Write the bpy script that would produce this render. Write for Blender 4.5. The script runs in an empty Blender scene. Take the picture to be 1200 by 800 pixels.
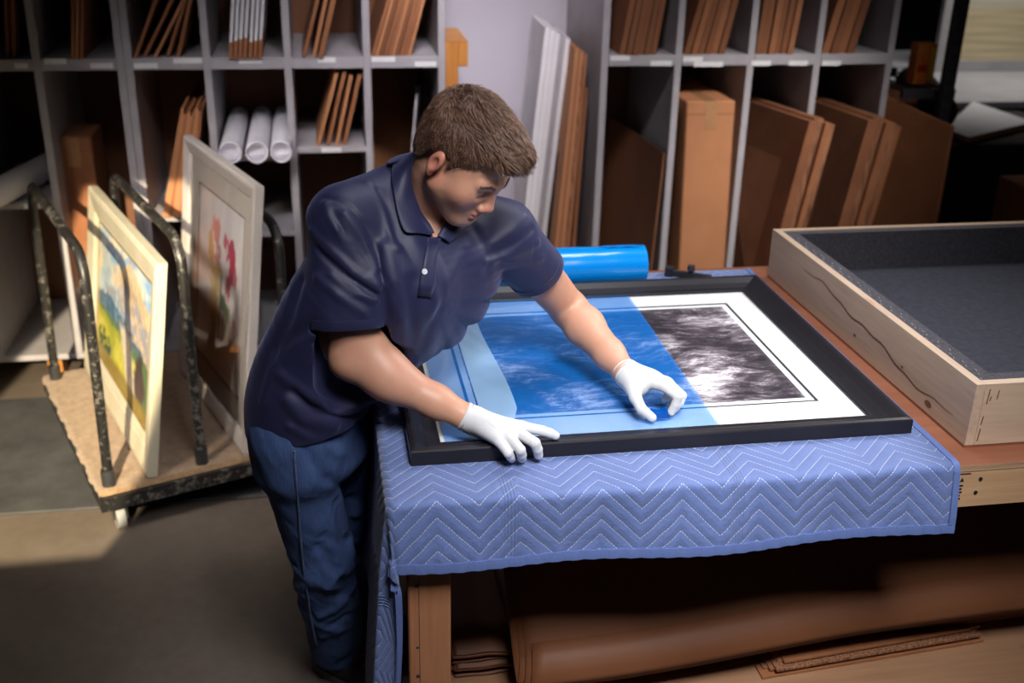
import bpy, math, random
import numpy as np
from mathutils import Vector, Matrix
random.seed(7); rng = np.random.default_rng(7)
SC = bpy.context.scene; COL = SC.collection
PI = math.pi

# ---------------------------------------------------------------- helpers
class MB:
    """collects shapes in world metres; build() links them as ONE mesh object"""
    def __init__(s): s.v = []; s.f = []; s.uv = None; s.col = None
    def add(s, vs, fs):
        b = len(s.v); s.v += [tuple(map(float, p)) for p in vs]; s.f += [tuple(b+i for i in f) for f in fs]; return s
    def box(s, x0, x1, y0, y1, z0, z1):
        return s.hexa([(x0,y0,z0),(x1,y0,z0),(x1,y1,z0),(x0,y1,z0)], [(x0,y0,z1),(x1,y0,z1),(x1,y1,z1),(x0,y1,z1)])
    def hexa(s, lo, hi):
        return s.add(list(lo)+list(hi), [(3,2,1,0),(4,5,6,7),(0,1,5,4),(1,2,6,5),(2,3,7,6),(3,0,4,7)])
    def obox(s, o, u, v, w):
        o, u, v, w = map(np.array, (o, u, v, w))
        return s.hexa([o, o+u, o+u+v, o+v], [o+w, o+u+w, o+u+v+w, o+v+w])
    def cbox(s, x0, x1, y0, y1, z0, z1, c=.002):
        """box with all edges chamfered by c"""
        vs = []; 
        for ax in range(3):
            for sx in (0,1):
                for sy in (0,1):
                    for sz in (0,1):
                        p = [(x0,x1)[sx], (y0,y1)[sy], (z0,z1)[sz]]; sg = (sx,sy,sz)
                        for k in range(3):
                            if k != ax: p[k] += c if sg[k]==0 else -c
                        vs.append(p)
        I = lambda ax,a,b,d: ax*8+a*4+b*2+d
        fs = []
        for ax in range(3):
            for e in (0,1):
                q = []
                for a,b in ((0,0),(1,0),(1,1),(0,1)):
                    t = [0,0,0]; t[ax] = e; o = [k for k in range(3) if k != ax]; t[o[0]] = a; t[o[1]] = b
                    q.append(I(ax,*t))
                fs.append(q)
        for ax in range(3):     # edges along ax
            o = [k for k in range(3) if k != ax]
            for a in (0,1):
                for b in (0,1):
                    t0=[0,0,0]; t1=[0,0,0]; t0[ax]=0; t1[ax]=1
                    for t in (t0,t1): t[o[0]]=a; t[o[1]]=b
                    fs.append([I(o[0],*t0), I(o[0],*t1), I(o[1],*t1), I(o[1],*t0)])
        for a in (0,1):
            for b in (0,1):
                for d in (0,1): fs.append([I(0,a,b,d), I(1,a,b,d), I(2,a,b,d)])
        return s.add(vs, fs)
    def tube(s, path, r, n=10, cap=True):
        path = [np.array(p, float) for p in path]; m = len(path)
        rs = r if hasattr(r, '__len__') else [r]*m
        T = [path[min(i+1,m-1)]-path[max(i-1,0)] for i in range(m)]
        T = [t/np.linalg.norm(t) for t in T]
        a = np.array([0,0,1.]) if abs(T[0][2]) < .9 else np.array([1.,0,0])
        N = np.cross(T[0], a); N /= np.linalg.norm(N); vs = []
        for i in range(m):
            N = N - T[i]*(N@T[i]); N /= np.linalg.norm(N); B = np.cross(T[i], N)
            for k in range(n):
                an = 2*PI*k/n; vs.append(path[i]+rs[i]*(math.cos(an)*N+math.sin(an)*B))
        fs = [(i*n+k, i*n+(k+1)%n, (i+1)*n+(k+1)%n, (i+1)*n+k) for i in range(m-1) for k in range(n)]
        if cap: fs += [tuple(range(n-1,-1,-1)), tuple(range((m-1)*n, m*n))]
        return s.add(vs, fs)
    def loops(s, rings, closed=True, cap=False):
        n = len(rings[0]); vs = [p for r in rings for p in r]
        fs = [(i*n+k, i*n+(k+1)%n, (i+1)*n+(k+1)%n, (i+1)*n+k) for i in range(len(rings)-1) for k in range(n if closed else n-1)]
        if cap: fs += [tuple(range(n-1,-1,-1)), tuple(range((len(rings)-1)*n, len(rings)*n))]
        return s.add(vs, fs)
    def frame(s, u0, u1, v0, v1, prof, to=lambda p: p):
        """mitred picture frame: prof = (inset, height) pairs, closed round the section"""
        rings = []
        for d, h in list(prof)+[prof[0]]:
            rings.append([to((u0+d, v0+d, h)), to((u1-d, v0+d, h)), to((u1-d, v1-d, h)), to((u0+d, v1-d, h))])
        return s.loops(rings)
    def grid(s, fn, nu, nv):
        vs = [fn(i/nu, j/nv) for j in range(nv+1) for i in range(nu+1)]
        return s.add(vs, [(j*(nu+1)+i, j*(nu+1)+i+1, (j+1)*(nu+1)+i+1, (j+1)*(nu+1)+i) for j in range(nv) for i in range(nu)])
    def build(s, name, mat, parent=None, smooth=False, recalc=True, loc=None):
        v = np.array(s.v)
        root = parent
        if parent is not None:
            L = parent.get('_loc') or (0,0,0); L = np.array(L)
        else:
            L = np.array(loc) if loc is not None else np.array([(v[:,0].min()+v[:,0].max())/2, (v[:,1].min()+v[:,1].max())/2, v[:,2].min()])
        me = bpy.data.meshes.new(name); me.from_pydata((v-L).tolist(), [], s.f)
        if recalc:
            import bmesh
            bm = bmesh.new(); bm.from_mesh(me); bmesh.ops.recalc_face_normals(bm, faces=bm.faces); bm.to_mesh(me); bm.free()
        me.materials.append(mat)
        if smooth:
            me.polygons.foreach_set('use_smooth', [True]*len(me.polygons))
            if smooth != True: me.set_sharp_from_angle(angle=smooth)
        if s.uv is not None:
            uv = me.uv_layers.new(name='UVMap'); li = np.empty(len(me.loops), int); me.loops.foreach_get('vertex_index', li)
            uv.data.foreach_set('uv', np.array(s.uv)[li].ravel())
        if s.col is not None:
            ca = me.color_attributes.new('Col', 'FLOAT_COLOR', 'POINT'); c = np.ones((len(v),4)); c[:,:3] = s.col; ca.data.foreach_set('color', c.ravel())
        o = bpy.data.objects.new(name, me); COL.objects.link(o)
        if parent is not None: o.parent = parent; o['_loc'] = tuple(L)
        else: o.location = L; o['_loc'] = tuple(L)
        return o
def tag(o, label=None, cat=None, group=None, kind=None):
    if label: o['label'] = label
    if cat: o['category'] = cat
    if group: o['group'] = group
    if kind: o['kind'] = kind
    return o
def thing(name, loc, label, cat, group=None):
    o = bpy.data.objects.new(name, None); o.empty_display_size = .05; COL.objects.link(o); o.location = loc; o['_loc'] = tuple(map(float, loc))
    return tag(o, label, cat, group)
def struct(o): o['kind'] = 'structure'; return o
ORD = ['first','second','third','fourth','fifth','sixth','seventh','eighth','ninth','tenth','eleventh','twelfth']
def nth(i, n, side='left'):
    if n == 1: return 'only'
    if i == 0: return 'leftmost'
    if i == n-1: return 'rightmost'
    return ORD[i]+' from the left'

# ---------------------------------------------------------------- materials
def L3(c):
    if isinstance(c, str):
        c = c.lstrip('#'); c = [int(c[i:i+2],16)/255 for i in (0,2,4)]
        return tuple((x/12.92 if x <= .04045 else ((x+.055)/1.055)**2.4) for x in c)
    return tuple(c)
class NT:
    def __init__(s, name):
        s.m = bpy.data.materials.new(name); s.m.use_nodes = True; s.t = s.m.node_tree; s.n = s.t.nodes; s.l = s.t.links
        s.b = s.n['Principled BSDF']; s.out = s.n['Material Output']
    def new(s, typ, **k):
        n = s.n.new(typ)
        for a, v in k.items():
            if a.startswith('_'): n.inputs[int(a[1:]) if a[1:].isdigit() else a[1:].replace('_',' ')].default_value = v
            else: setattr(n, a, v)
        return n
    def link(s, a, b): s.l.new(a, b)
    def math(s, op, a, b=None, c=None):
        n = s.new('ShaderNodeMath', operation=op)
        for i, x in enumerate((a,b,c)):
            if x is None: continue
            if isinstance(x, (int,float)): n.inputs[i].default_value = x
            else: s.link(x, n.inputs[i])
        return n.outputs[0]
    def coord(s, scale=(1,1,1), out='Object', rot=(0,0,0)):
        tc = s.new('ShaderNodeTexCoord'); mp = s.new('ShaderNodeMapping'); mp.inputs['Scale'].default_value = scale; mp.inputs['Rotation'].default_value = rot
        s.link(tc.outputs[out], mp.inputs[0]); return mp.outputs[0]
    def noise(s, vec, scale, detail=4, rough=.55, dist=0):
        n = s.new('ShaderNodeTexNoise'); n.inputs['Scale'].default_value = scale; n.inputs['Detail'].default_value = detail
        n.inputs['Roughness'].default_value = rough; n.inputs['Distortion'].default_value = dist; s.link(vec, n.inputs['Vector']); return n.outputs['Fac']
    def ramp(s, fac, stops):
        r = s.new('ShaderNodeValToRGB'); e = r.color_ramp.elements
        while len(e) < len(stops): e.new(.5)
        for x, (p, c) in zip(e, stops):
            x.position = p; x.color = (*L3(c),1) if not isinstance(c,(int,float)) else (c,c,c,1)
        s.link(fac, r.inputs[0]); return r.outputs[0]
    def mix(s, fac, a, b, mode='MIX'):
        n = s.new('ShaderNodeMix', data_type='RGBA', blend_type=mode)
        for sock, x in ((n.inputs[0],fac),(n.inputs[6],a),(n.inputs[7],b)):
            if isinstance(x,(int,float)): sock.default_value = x
            elif isinstance(x,(tuple,list,str)): sock.default_value = (*L3(x),1)
            else: s.link(x, sock)
        return n.outputs[2]
    def bump(s, h, strength=.3, dist=.01):
        n = s.new('ShaderNodeBump'); n.inputs['Strength'].default_value = strength; n.inputs['Distance'].default_value = dist
        s.link(h, n.inputs['Height']); s.link(n.outputs[0], s.b.inputs['Normal']); return n
    def base(s, c):
        if isinstance(c,(tuple,list,str)): s.b.inputs['Base Color'].default_value = (*L3(c),1)
        else: s.link(c, s.b.inputs['Base Color'])
        return s
    def set(s, **k):
        for a, v in k.items(): s.b.inputs[a.replace('_',' ')].default_value = v
        return s
def mat(name, c1, c2=None, scale=20, rough=.6, stretch=(1,1,1), bump=0, bscale=None, metal=0, lo=.35, hi=.65, sheen=0, coat=0, spec=None):
    t = NT(name); v = t.coord(stretch); 
    if c2 is not None:
        f = t.noise(v, scale, 5, .6); t.base(t.ramp(f, [(lo,c1),(hi,c2)]))
    else: t.base(c1)
    t.set(Roughness=rough, Metallic=metal)
    if spec is not None: t.b.inputs['Specular IOR Level'].default_value = spec
    if coat: t.b.inputs['Coat Weight'].default_value = coat
    if sheen: t.b.inputs['Sheen Weight'].default_value = sheen
    if bump: t.bump(t.noise(v, bscale or scale*3, 4, .6), bump, .004)
    return t.m
CARD = mat('cardboard', (.27,.10,.038), (.34,.132,.052), 6, .75, (1,1,1), .1, 60)
CARD2 = mat('cardboard_dark', (.19,.068,.026), (.24,.09,.036), 7, .8, (1,1,1), .1, 60)
CARDL = mat('cardboard_light', (.42,.175,.072), (.48,.21,.09), 5, .7, (1,1,1), .1, 60)
CARDS = [CARD, CARD2, CARDL]
def corr():
    t = NT('cardboard_corrugated_edge'); v = t.coord((1,1,.06)); f = t.noise(v, 160, 3); t.base(t.ramp(f, [(.38,(.10,.04,.018)),(.6,(.34,.15,.07))])); t.set(Roughness=.85); return t.m
CORR = corr()
GREYP = mat('grey_painted_board', (.36,.34,.355), (.42,.40,.41), 9, .55, (1,1,1), .05, 90)
HARDB = mat('brown_hardboard', (.16,.062,.026), (.22,.088,.036), 3, .55, (1,1,.3), .04, 80)
WHITE = mat('white_board', (.72,.71,.72), (.78,.77,.78), 8, .6)
LABEL = mat('label_paper', (.82,.82,.80), (.74,.74,.73), 30, .6)
PAPER = mat('rolled_paper', (.80,.78,.84), (.86,.84,.88), 5, .6)
def wood(name, c1, c2, axis=0, rough=.55, sc=9, knots=True, c3=None):
    t = NT(name); st = [1,1,1]; st[axis] = .07
    v = t.coord(tuple(st)); f = t.noise(v, sc, 6, .6, .6); fine = t.noise(v, sc*11, 3, .6)
    col = t.ramp(f, [(.3,c1),(.68,c2)]); col = t.mix(.35, col, t.ramp(fine, [(.3,(.55,.5,.45)),(.7,(1,1,1))]), 'MULTIPLY')
    if knots:
        st2 = [7,7,7]; st2[axis] = 2.2
        vo = t.new('ShaderNodeTexVoronoi'); vo.inputs['Scale'].default_value = 1.0; t.link(t.coord(tuple(st2)), vo.inputs['Vector'])
        k = t.ramp(vo.outputs['Distance'], [(.05,1.0),(.12,0.0)]); col = t.mix(k, col, c3 or (.16,.06,.03))
    t.base(col); t.set(Roughness=rough); t.bump(fine, .12, .002); return t.m
PINE = wood('pine_board_along_depth', (.50,.35,.245), (.60,.45,.335), 1, .5, 7, True, (.33,.13,.07))
PINEX = wood('pine_board_along_width', (.48,.33,.225), (.58,.43,.31), 0, .5, 7, False)
BEAM = wood('fir_beam', (.50,.29,.15), (.62,.40,.23), 0, .55, 9, False)
LEGW = wood('fir_post', (.36,.145,.065), (.46,.205,.10), 2, .55, 9, True, (.22,.07,.03))
PLY = wood('red_brown_plywood', (.25,.085,.042), (.31,.115,.06), 0, .55, 5, False)
PLYE = wood('plywood_edge', (.22,.10,.05), (.58,.38,.22), 0, .7, 60, False)
SHELFW = wood('worn_plywood_shelf', (.30,.155,.08), (.40,.22,.12), 0, .6, 6, True, (.2,.09,.04))
ORANGEW = wood('orange_varnished_wood', (.52,.20,.04), (.66,.29,.07), 2, .45, 7, False)
BLACKS = mat('black_satin_lacquer', (.012,.011,.014), (.018,.016,.02), 4, .36, spec=.32)
BLACKM = mat('black_matte', (.008,.008,.010), (.014,.014,.016), 30, .6)
STEEL = mat('dark_steel', (.035,.035,.038), (.05,.049,.052), 15, .5, metal=.2)
# the camera's right, down and forward axes, solved from the photograph's vanishing points
CAMX = [[0.985686, -0.167379, 0.020192], [-0.048109, -0.394038, -0.917834], [0.161583, 0.903725, -0.39645]]
# ---------------------------------------------------------------- room
t = NT('concrete_floor'); v = t.coord((1,1,1)); f1 = t.noise(v, 1.6, 6, .6, .4); f2 = t.noise(v, 22, 5, .65)
c = t.ramp(f1, [(.3,(.125,.098,.076)),(.7,(.19,.152,.12))]); c = t.mix(.45, c, t.ramp(f2, [(.3,(.6,.6,.6)),(.7,(1,1,1))]), 'MULTIPLY')
t.base(c); t.set(Roughness=.5); t.bump(f2, .08, .003); FLOORM = t.m
struct(MB().box(-4.5, 6.5, -1.5, 8.6, -.1, 0).build('floor', FLOORM))
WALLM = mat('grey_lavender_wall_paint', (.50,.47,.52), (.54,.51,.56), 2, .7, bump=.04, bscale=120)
struct(MB().box(-4.5, 2.46, 5.13, 5.25, 0, 3.3).build('wall_back', WALLM))
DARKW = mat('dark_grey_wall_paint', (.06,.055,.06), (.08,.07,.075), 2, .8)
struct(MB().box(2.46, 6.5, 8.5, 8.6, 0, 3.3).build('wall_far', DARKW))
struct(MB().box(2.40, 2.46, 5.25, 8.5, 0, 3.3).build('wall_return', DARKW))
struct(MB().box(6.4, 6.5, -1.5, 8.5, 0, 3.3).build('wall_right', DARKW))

# ---------------------------------------------------------------- pigeonhole shelving
YF, YB = 4.45, 5.11
def shelf_unit(posts, th, z_top, label, shelves, labels, recessed=()):
    x0, x1 = posts[0], posts[-1]
    r = thing('shelf_unit', ((x0+x1)/2, YF, 0), label, 'shelving', 'grey pigeonhole shelving units')
    for i, x in enumerate(posts):
        MB().cbox(x-th/2, x+th/2, YF, YB, .14, z_top, .002).build('side_panel' if i in (0, len(posts)-1) else 'divider', GREYP, r)
    MB().box(x0-th/2, x1+th/2, YB, YB+.012, .10, z_top).build('back_panel', HARDB, r)
    MB().cbox(x0-th/2, x1+th/2, YF+.002, YB, .115, .1395, .002).build('bottom_board', GREYP, r)
    MB().cbox(x0-th/2, x1+th/2, YF-.002, YB, z_top, z_top+.03, .002).build('top_board', GREYP, r)
    for i in range(len(posts)-1):
        a, b = posts[i]+th/2+.0005, posts[i+1]-th/2-.0005
        MB().cbox(a, b, YF-.003, YB, 1.300, 1.344, .002).build('shelf_board', GREYP, r)
        MB().cbox(a, b, YF+.004, YB, 1.95, 1.985, .002).build('shelf_board', GREYP, r)
    for i, z, yy in shelves:
        a, b = posts[i]+th/2+.0005, posts[i+1]-th/2-.0005
        MB().cbox(a, b, yy, YB, z-.024, z, .002).build('shelf_board', GREYP, r)
    for xa, xb, z in labels:
        y = YF-.0032 if z > 1.2 else YF-.001
        MB().box(xa, xb, y-.0015, y-.0002, z-.010, z+.010).build('shelf_label', LABEL, r)
    for x in [x0+.05+k*(x1-x0-.1)/3 for k in range(4)]:
        MB().cbox(x-.03, x+.03, YF+.07, YF+.16, 0.001, .1145, .003).build('foot', ORANGEW, r)
    return r
shelf_unit([-1.95,-1.645,-1.345,-1.036,-.735], .029, 2.5, 'grey pigeonhole shelf unit at the far left edge, holding the tall box behind the cart',
    [(2,.790,YF),(3,.385,4.57)], [(-1.115,-1.067,1.320),(-1.007,-.928,1.335),(-.844,-.761,1.318),(-1.16,-1.10,.778)])
shelf_unit([-.705,-.417,-.112,.193,.488], .029, 2.5, 'grey pigeonhole shelf unit behind the man, with three white paper rolls in it',
    [(0,.722,YF),(1,.962,YF),(1,.645,YF),(2,.990,YF)],
    [(-.687,-.599,1.317),(-.540,-.433,1.335),(-.296,-.210,1.333),(.002,.071,1.334),(.210,.303,1.335),(.380,.465,1.315),(.0,.08,.978)])
shelf_unit([1.154,1.465,1.778,2.073,2.40], .029, 2.5, 'grey pigeonhole shelf unit on the right, behind the pine crate',
    [], [(1.175,1.258,1.333),(1.346,1.436,1.311),(1.483,1.567,1.327),(1.532,1.657,1.306),(1.780,1.866,1.308),(1.945,2.029,1.307),(2.094,2.178,1.306)])

# sheets standing on edge and leaning inside the cubbies
def sheet(xb, xt, th, z0, z1, y0, y1, m, label, cat, group, name='cardboard_sheet', two=None):
    b = MB(); lo = [(xb,y0,z0),(xb+th,y0,z0),(xb+th,y1,z0),(xb,y1,z0)]; hi = [(xt,y0,z1),(xt+th,y0,z1),(xt+th,y1,z1),(xt,y1,z1)]
    b.hexa(lo, hi)
    o = b.build(name, m); return tag(o, label, cat, group)
ZR = 1.3455
def row(xs, z0, z1, y0, where, th, mats, group, name='cardboard_sheet', what='brown sheet', cat='cardboard sheet', depth=.55, xmax=9):
    n = len(xs)
    for i, (xb, xt) in enumerate(xs):
        zt = z1 + (random.random()-.5)*.03; k = (zt-z0)/(z1-z0); tk = th if not hasattr(th,'__len__') else th[i]
        k = min(k, (xmax-tk-xb)/max(1e-6, xt-xb)) if xt > xb else k; zt = z0+k*(z1-z0)
        sheet(xb, xb+(xt-xb)*k, th if not hasattr(th,'__len__') else th[i], z0, zt, y0+random.random()*.02, y0+depth, mats[i % len(mats)],
              (what+' '+where) if n == 1 else '%s %s, %s' % (what, where, nth(i,n)), cat, group, name)
def lean(a, b, n, dx, sp, z0, z1, zref):
    """n sheets between foot x a..b leaning dx per metre"""
    return [(a+(b-a)*i/max(n-1,1), a+(b-a)*i/max(n-1,1)+dx*(z1-z0)+sp*i) for i in range(n)]
row([(-1.146,-1.09),(-1.124,-1.066)], ZR, 1.85, 4.47, 'in the top cubby at the far left', .012, [CARD2], 'sheets in the far left top cubby', xmax=-1.053)
row([(-.908,-.84),(-.893,-.825),(-.876,-.808)], ZR, 1.85, 4.43, 'upright in the top cubby above the tall box', .011, [CARD, CARDL, CARD], 'sheets above the tall box', xmax=-.752)
row([(-.688,-.475),(-.656,-.388),(-.616,-.342),(-.570,-.383),(-.530,-.392)], ZR, 1.80, 4.46, 'fanned out in the cubby above the cart', .013, [CARD, CARD, CARDL], 'fanned sheets in the top cubby', xmax=-.434)
# white boards with brown lower sleeve
for i in range(7):
    x = -.325+i*.0185
    t_ = thing('foam_board', (x, 4.43, ZR), 'white board with brown lower end above the paper rolls, %s' % nth(i,7), 'board', 'white boards with brown lower ends')
    zs = 1.405+.005*((i*5) % 4)
    MB().hexa([(x,4.43,zs),(x+.011,4.43,zs),(x+.011,4.98,zs),(x,4.98,zs)], [(x+.05,4.43,1.8),(x+.061,4.43,1.8),(x+.061,4.98,1.8),(x+.05,4.98,1.8)]).build('white_panel', WHITE, t_)
    d = .05*(zs-ZR)/(1.8-zs)
    MB().hexa([(x-d,4.425,ZR),(x-d+.014,4.425,ZR),(x-d+.014,4.98,ZR),(x-d,4.98,ZR)], [(x-.001,4.425,zs-.0005),(x+.013,4.425,zs-.0005),(x+.013,4.98,zs-.0005),(x-.001,4.98,zs-.0005)]).build('lower_sleeve', CARD, t_)
row([(-.056,.075),(-.018,.098),(.004,.128)], ZR, 1.80, 4.43, 'in the top cubby left of the thick pack', [.013,.013,.02], [CARD, CARDL, CARD], 'three leaning sheets in the top cubby', xmax=.176)
row([(.211+.0158*i, .355+.0142*i) for i in range(10)], ZR, 1.80, 4.455, 'in the thick top-cubby pack over the man', .0125, [CARD, CARDL, CARD2, CARD], 'thick pack of sheets over the man', xmax=.471)
row([(1.215+.026*i, 1.29+.024*i) for i in range(6)], ZR, 1.85, 4.44, 'in the top cubby right of the grey wall gap', .022, [CARD2, HARDB, CARD2], 'sheets right of the wall gap', xmax=1.448)
row([(1.486+.03*i, 1.60+.026*i) for i in range(6)], ZR, 1.85, 4.44, 'in the second top cubby past the wall gap', .025, [CARD2, CARD, CARD2], 'sheets in the second right top cubby', xmax=1.761)
row([(1.797+.027*i, 1.83+.030*i) for i in range(6)], ZR, 1.85, 4.44, 'in the third top cubby past the wall gap', .024, [CARD2, CARD2, CARD], 'sheets in the third right top cubby', xmax=2.056)
row([(2.090+.036*i, 2.19+.036*i) for i in range(4)], ZR, 1.85, 4.44, 'in the last top cubby at the right', .033, [CARD, CARD2], 'sheets in the last right top cubby', xmax=2.383)
row([(-.018,.066),(.020,.096),(.055,.124),(.085,.158)], .991, 1.275, 4.455, 'leaning on the small shelf behind the man', [.014,.014,.014,.015], [CARDL, CARD], 'four sheets on the small shelf', xmax=.1765)
row([(-.640+.0128*i, -.530+.0088*i) for i in range(9)], .7235, 1.143, 4.42, 'in the leaning pack behind the cart', .0112, [CARDL, CARDL, CARD], 'leaning pack behind the cart', xmax=-.4325)
# panels behind the man
tag(MB().hexa([(.220,4.9,.141),(.235,4.9,.141),(.46,5.07,.141),(.45,5.085,.141)], [(.220,4.9,1.26),(.235,4.9,1.26),(.46,5.07,1.26),(.45,5.085,1.26)]).build('plywood_offcut', wood('brown_panel',(.25,.10,.04),(.32,.14,.06),2,.5,5,False)), 'tall brown plywood sheet in the cubby over the man\'s shoulder', 'board')
gb = thing('leaning_board', (.42,4.75,.141), 'grey panel with a dark top edge leaning behind the man\'s head', 'board')
MB().hexa([(.29,4.6,.141),(.30,4.6,.141),(.40,4.95,.141),(.39,4.95,.141)], [(.395,4.6,1.17),(.405,4.6,1.17),(.455,4.95,1.17),(.445,4.95,1.17)]).build('board', GREYP, gb)
MB().hexa([(.392,4.6,1.171),(.412,4.6,1.171),(.460,4.95,1.171),(.44,4.95,1.171)], [(.396,4.6,1.205),(.416,4.6,1.205),(.464,4.95,1.205),(.444,4.95,1.205)]).build('top_edge', BLACKM, gb)

# three paper rolls and the lone one
def paper_roll(p0, p1, r, label, group=None):
    p0, p1 = np.array(p0), np.array(p1); ax = (p1-p0)/np.linalg.norm(p1-p0)
    N = np.cross(ax, [0,0,1.]); N /= np.linalg.norm(N); B = np.cross(N, ax)
    o = thing('paper_roll', p0-np.array([0,0,r]), label, 'paper roll', group)
    def ring(c, rr, n=28): return [c+rr*(math.cos(2*PI*k/n)*N+math.sin(2*PI*k/n)*B) for k in range(n)]
    b = MB(); b.loops([ring(p0+ax*.3, r-.009), ring(p0, r-.006), ring(p0-ax*.001, r-.003), ring(p0, r), ring(p1, r)]); b.add(ring(p1, r), [tuple(range(28))])
    b.build('outer_wrap', PAPER, o, smooth=.7)
    b = MB(); c_in = p0+ax*.016; b.add(ring(c_in, r-.0092), [tuple(range(28))]); b.build('end_fill', PAPER, o, recalc=False)
    sp = []                                             # the curled sheet edge seen in the mouth of the roll
    for k in range(46):
        th = k/45*2.6*2*PI*.75+.6; rr = (r-.0125)*(1-.62*k/45); sp.append((th, rr))
    b = MB()
    for (a0,r0),(a1,r1) in zip(sp[:-1], sp[1:]):
        q0 = p0+ax*.004+r0*(math.cos(a0)*N+math.sin(a0)*B); q1 = p0+ax*.004+r1*(math.cos(a1)*N+math.sin(a1)*B)
        b.add([q0,q1,q1+ax*.0118,q0+ax*.0118], [(0,1,2,3)])
    b.build('inner_curl', PAPER, o, recalc=False)
for (x, z, r), w in zip(((-.358,1.007,.043),(-.258,1.006,.043),(-.166,1.006,.042)), ('leftmost','middle','rightmost')):
    paper_roll((x+.012, 4.31, z), (x+.008, 5.0, z), r, 'white paper roll sticking out of the cubby above the cart, %s of three' % w, 'three white paper rolls')
paper_roll((-1.275,4.28,.846), (-1.12,4.86,.846), .053, 'lone white paper roll lying on the shelf at the far left edge')

# boxes
def carton(x0, x1, y0, y1, z0, z1, label, m=CARD, skew=0, tape=True, name='cardboard_box', cat='box', rot=0, group=None):
    o = thing(name, ((x0+x1)/2, (y0+y1)/2, z0), label, cat, group)
    b = MB(); b.cbox(x0,x1,y0,y1,z0,z1,.004)
    v = np.array(b.v); v[:,0] += skew*(v[:,2]-z0); cx = (x0+x1)/2; cy = (y0+y1)/2; R = lambda q: q
    def tr(q):
        q = np.array(q); q = q.copy(); dx = q[:,0]-cx; dy = q[:,1]-cy; q[:,0] = cx+dx*math.cos(rot)-dy*math.sin(rot); q[:,1] = cy+dx*math.sin(rot)+dy*math.cos(rot); return q
    b.v = [tuple(p) for p in tr(v)]; b.build('body', m, o)
    if tape:
        xm = (x0+x1)/2; h = .05 if (x1-x0) > .1 else .03; 
        q = MB().add([(xm-h/2,y0-.0008,z1-.12),(xm+h/2,y0-.0008,z1-.12),(xm+h/2,y0-.0008,z1+.0008),(xm-h/2,y0-.0008,z1+.0008),(xm+h/2,y1-.02,z1+.0008),(xm-h/2,y1-.02,z1+.0008)], [(0,1,2,3),(3,2,4,5)])
        v = np.array(q.v); v[:,0] += skew*(v[:,2]-z0); q.v = [tuple(p) for p in tr(v)]; q.build('packing_tape', TAPE, o)
        q = MB()
        for ys in (-1,):
            q.add([(x0+.004,y0-.0006,z1-.055),(x1-.004,y0-.0006,z1-.055),(x1-.004,y0-.0006,z1-.052),(x0+.004,y0-.0006,z1-.052)], [(0,1,2,3)])
        v = np.array(q.v); v[:,0] += skew*(v[:,2]-z0); q.v = [tuple(p) for p in tr(v)]; q.build('flap_seam', CARD2, o)
    return o
TAPE = mat('brown_packing_tape', (.40,.20,.09), (.46,.25,.12), 12, .22)
carton(-1.050,-.905,4.585,4.83,.386,1.016, 'tall narrow taped cardboard box standing in the cubby behind the cart', CARD)
carton(1.535,1.745,4.40,5.0,.141,1.162, 'tall pale cardboard box standing in the cubby right of the hardboard sheet', CARDL, skew=-.035)
tag(MB().cbox(1.484,1.497,4.6,4.95,.141,.97,.002).build('blue_folder', mat('blue_plastic',(.01,.03,.16),None,rough=.4)), 'narrow dark blue folder squeezed left of the tall pale box', 'folder')
# brown hardboard sheet standing nearly along the depth
tag(MB().hexa([(1.405,4.47,.141),(1.413,4.47,.141),(1.335,5.05,.141),(1.327,5.05,.141)], [(1.438,4.47,.928),(1.446,4.47,.928),(1.36,5.05,.965),(1.352,5.05,.965)]).build('hardboard_sheet', HARDB), 'brown hardboard sheet leaning in the lower cubby right of the wall gap', 'board')
# flattened cartons leaning out of the two right-hand cubbies
for base, top, n, y0, z1, where, g in ((1.836,1.985,5,4.26,1.118,'right of the tall pale box','flattened cartons in the third lower cubby'),
                                       (2.100,2.245,6,4.26,1.118,'in the last lower cubby at the right','flattened cartons in the last lower cubby')):
    for i in range(n):
        sk = .17 if n == 5 else .12; w = .0235 if n == 5 else .027; xb = base+i*(w+.0008); xt = top+i*(w+.0006); zt = z1-(.012*abs(i-1.2)+.004*(i % 2))
        o = MB().hexa([(xb,y0+.012*(i%3),.141),(xb+w,y0+.012*(i%3),.141),(xb+w-sk*.3,4.98,.141),(xb-sk*.3,4.98,.141)], [(xt,y0+.012*(i%3),zt),(xt+w,y0+.012*(i%3),zt),(xt+w-sk,4.98,zt),(xt-sk,4.98,zt)]).build('flattened_carton', CARD2 if i in (0,1) else [CORR, CARD][i % 2])
        tag(o, 'flattened carton standing %s, %s' % (where, nth(i,n)), 'flattened carton', g)
fc = thing('folded_carton', (2.52,4.3,0), 'dark folded carton standing on the floor just left of the steel post', 'flattened carton')
MB().hexa([(2.425,4.5,0.001),(2.44,4.5,0.001),(2.60,4.20,0.001),(2.585,4.20,0.001)], [(2.425,4.5,1.155),(2.44,4.5,1.155),(2.60,4.20,1.085),(2.585,4.20,1.085)]).build('front_panel', CARD, fc)
MB().hexa([(2.587,4.205,0.001),(2.60,4.205,0.001),(2.625,4.28,0.001),(2.612,4.28,0.001)], [(2.587,4.205,1.084),(2.60,4.205,1.084),(2.625,4.28,1.07),(2.612,4.28,1.07)]).build('side_flap', CARD2, fc)
carton(2.43,2.60,4.52,4.80,.001,1.165, 'dark brown carton behind the folded carton, under the wire shelf', CARD2, tape=False)

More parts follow.
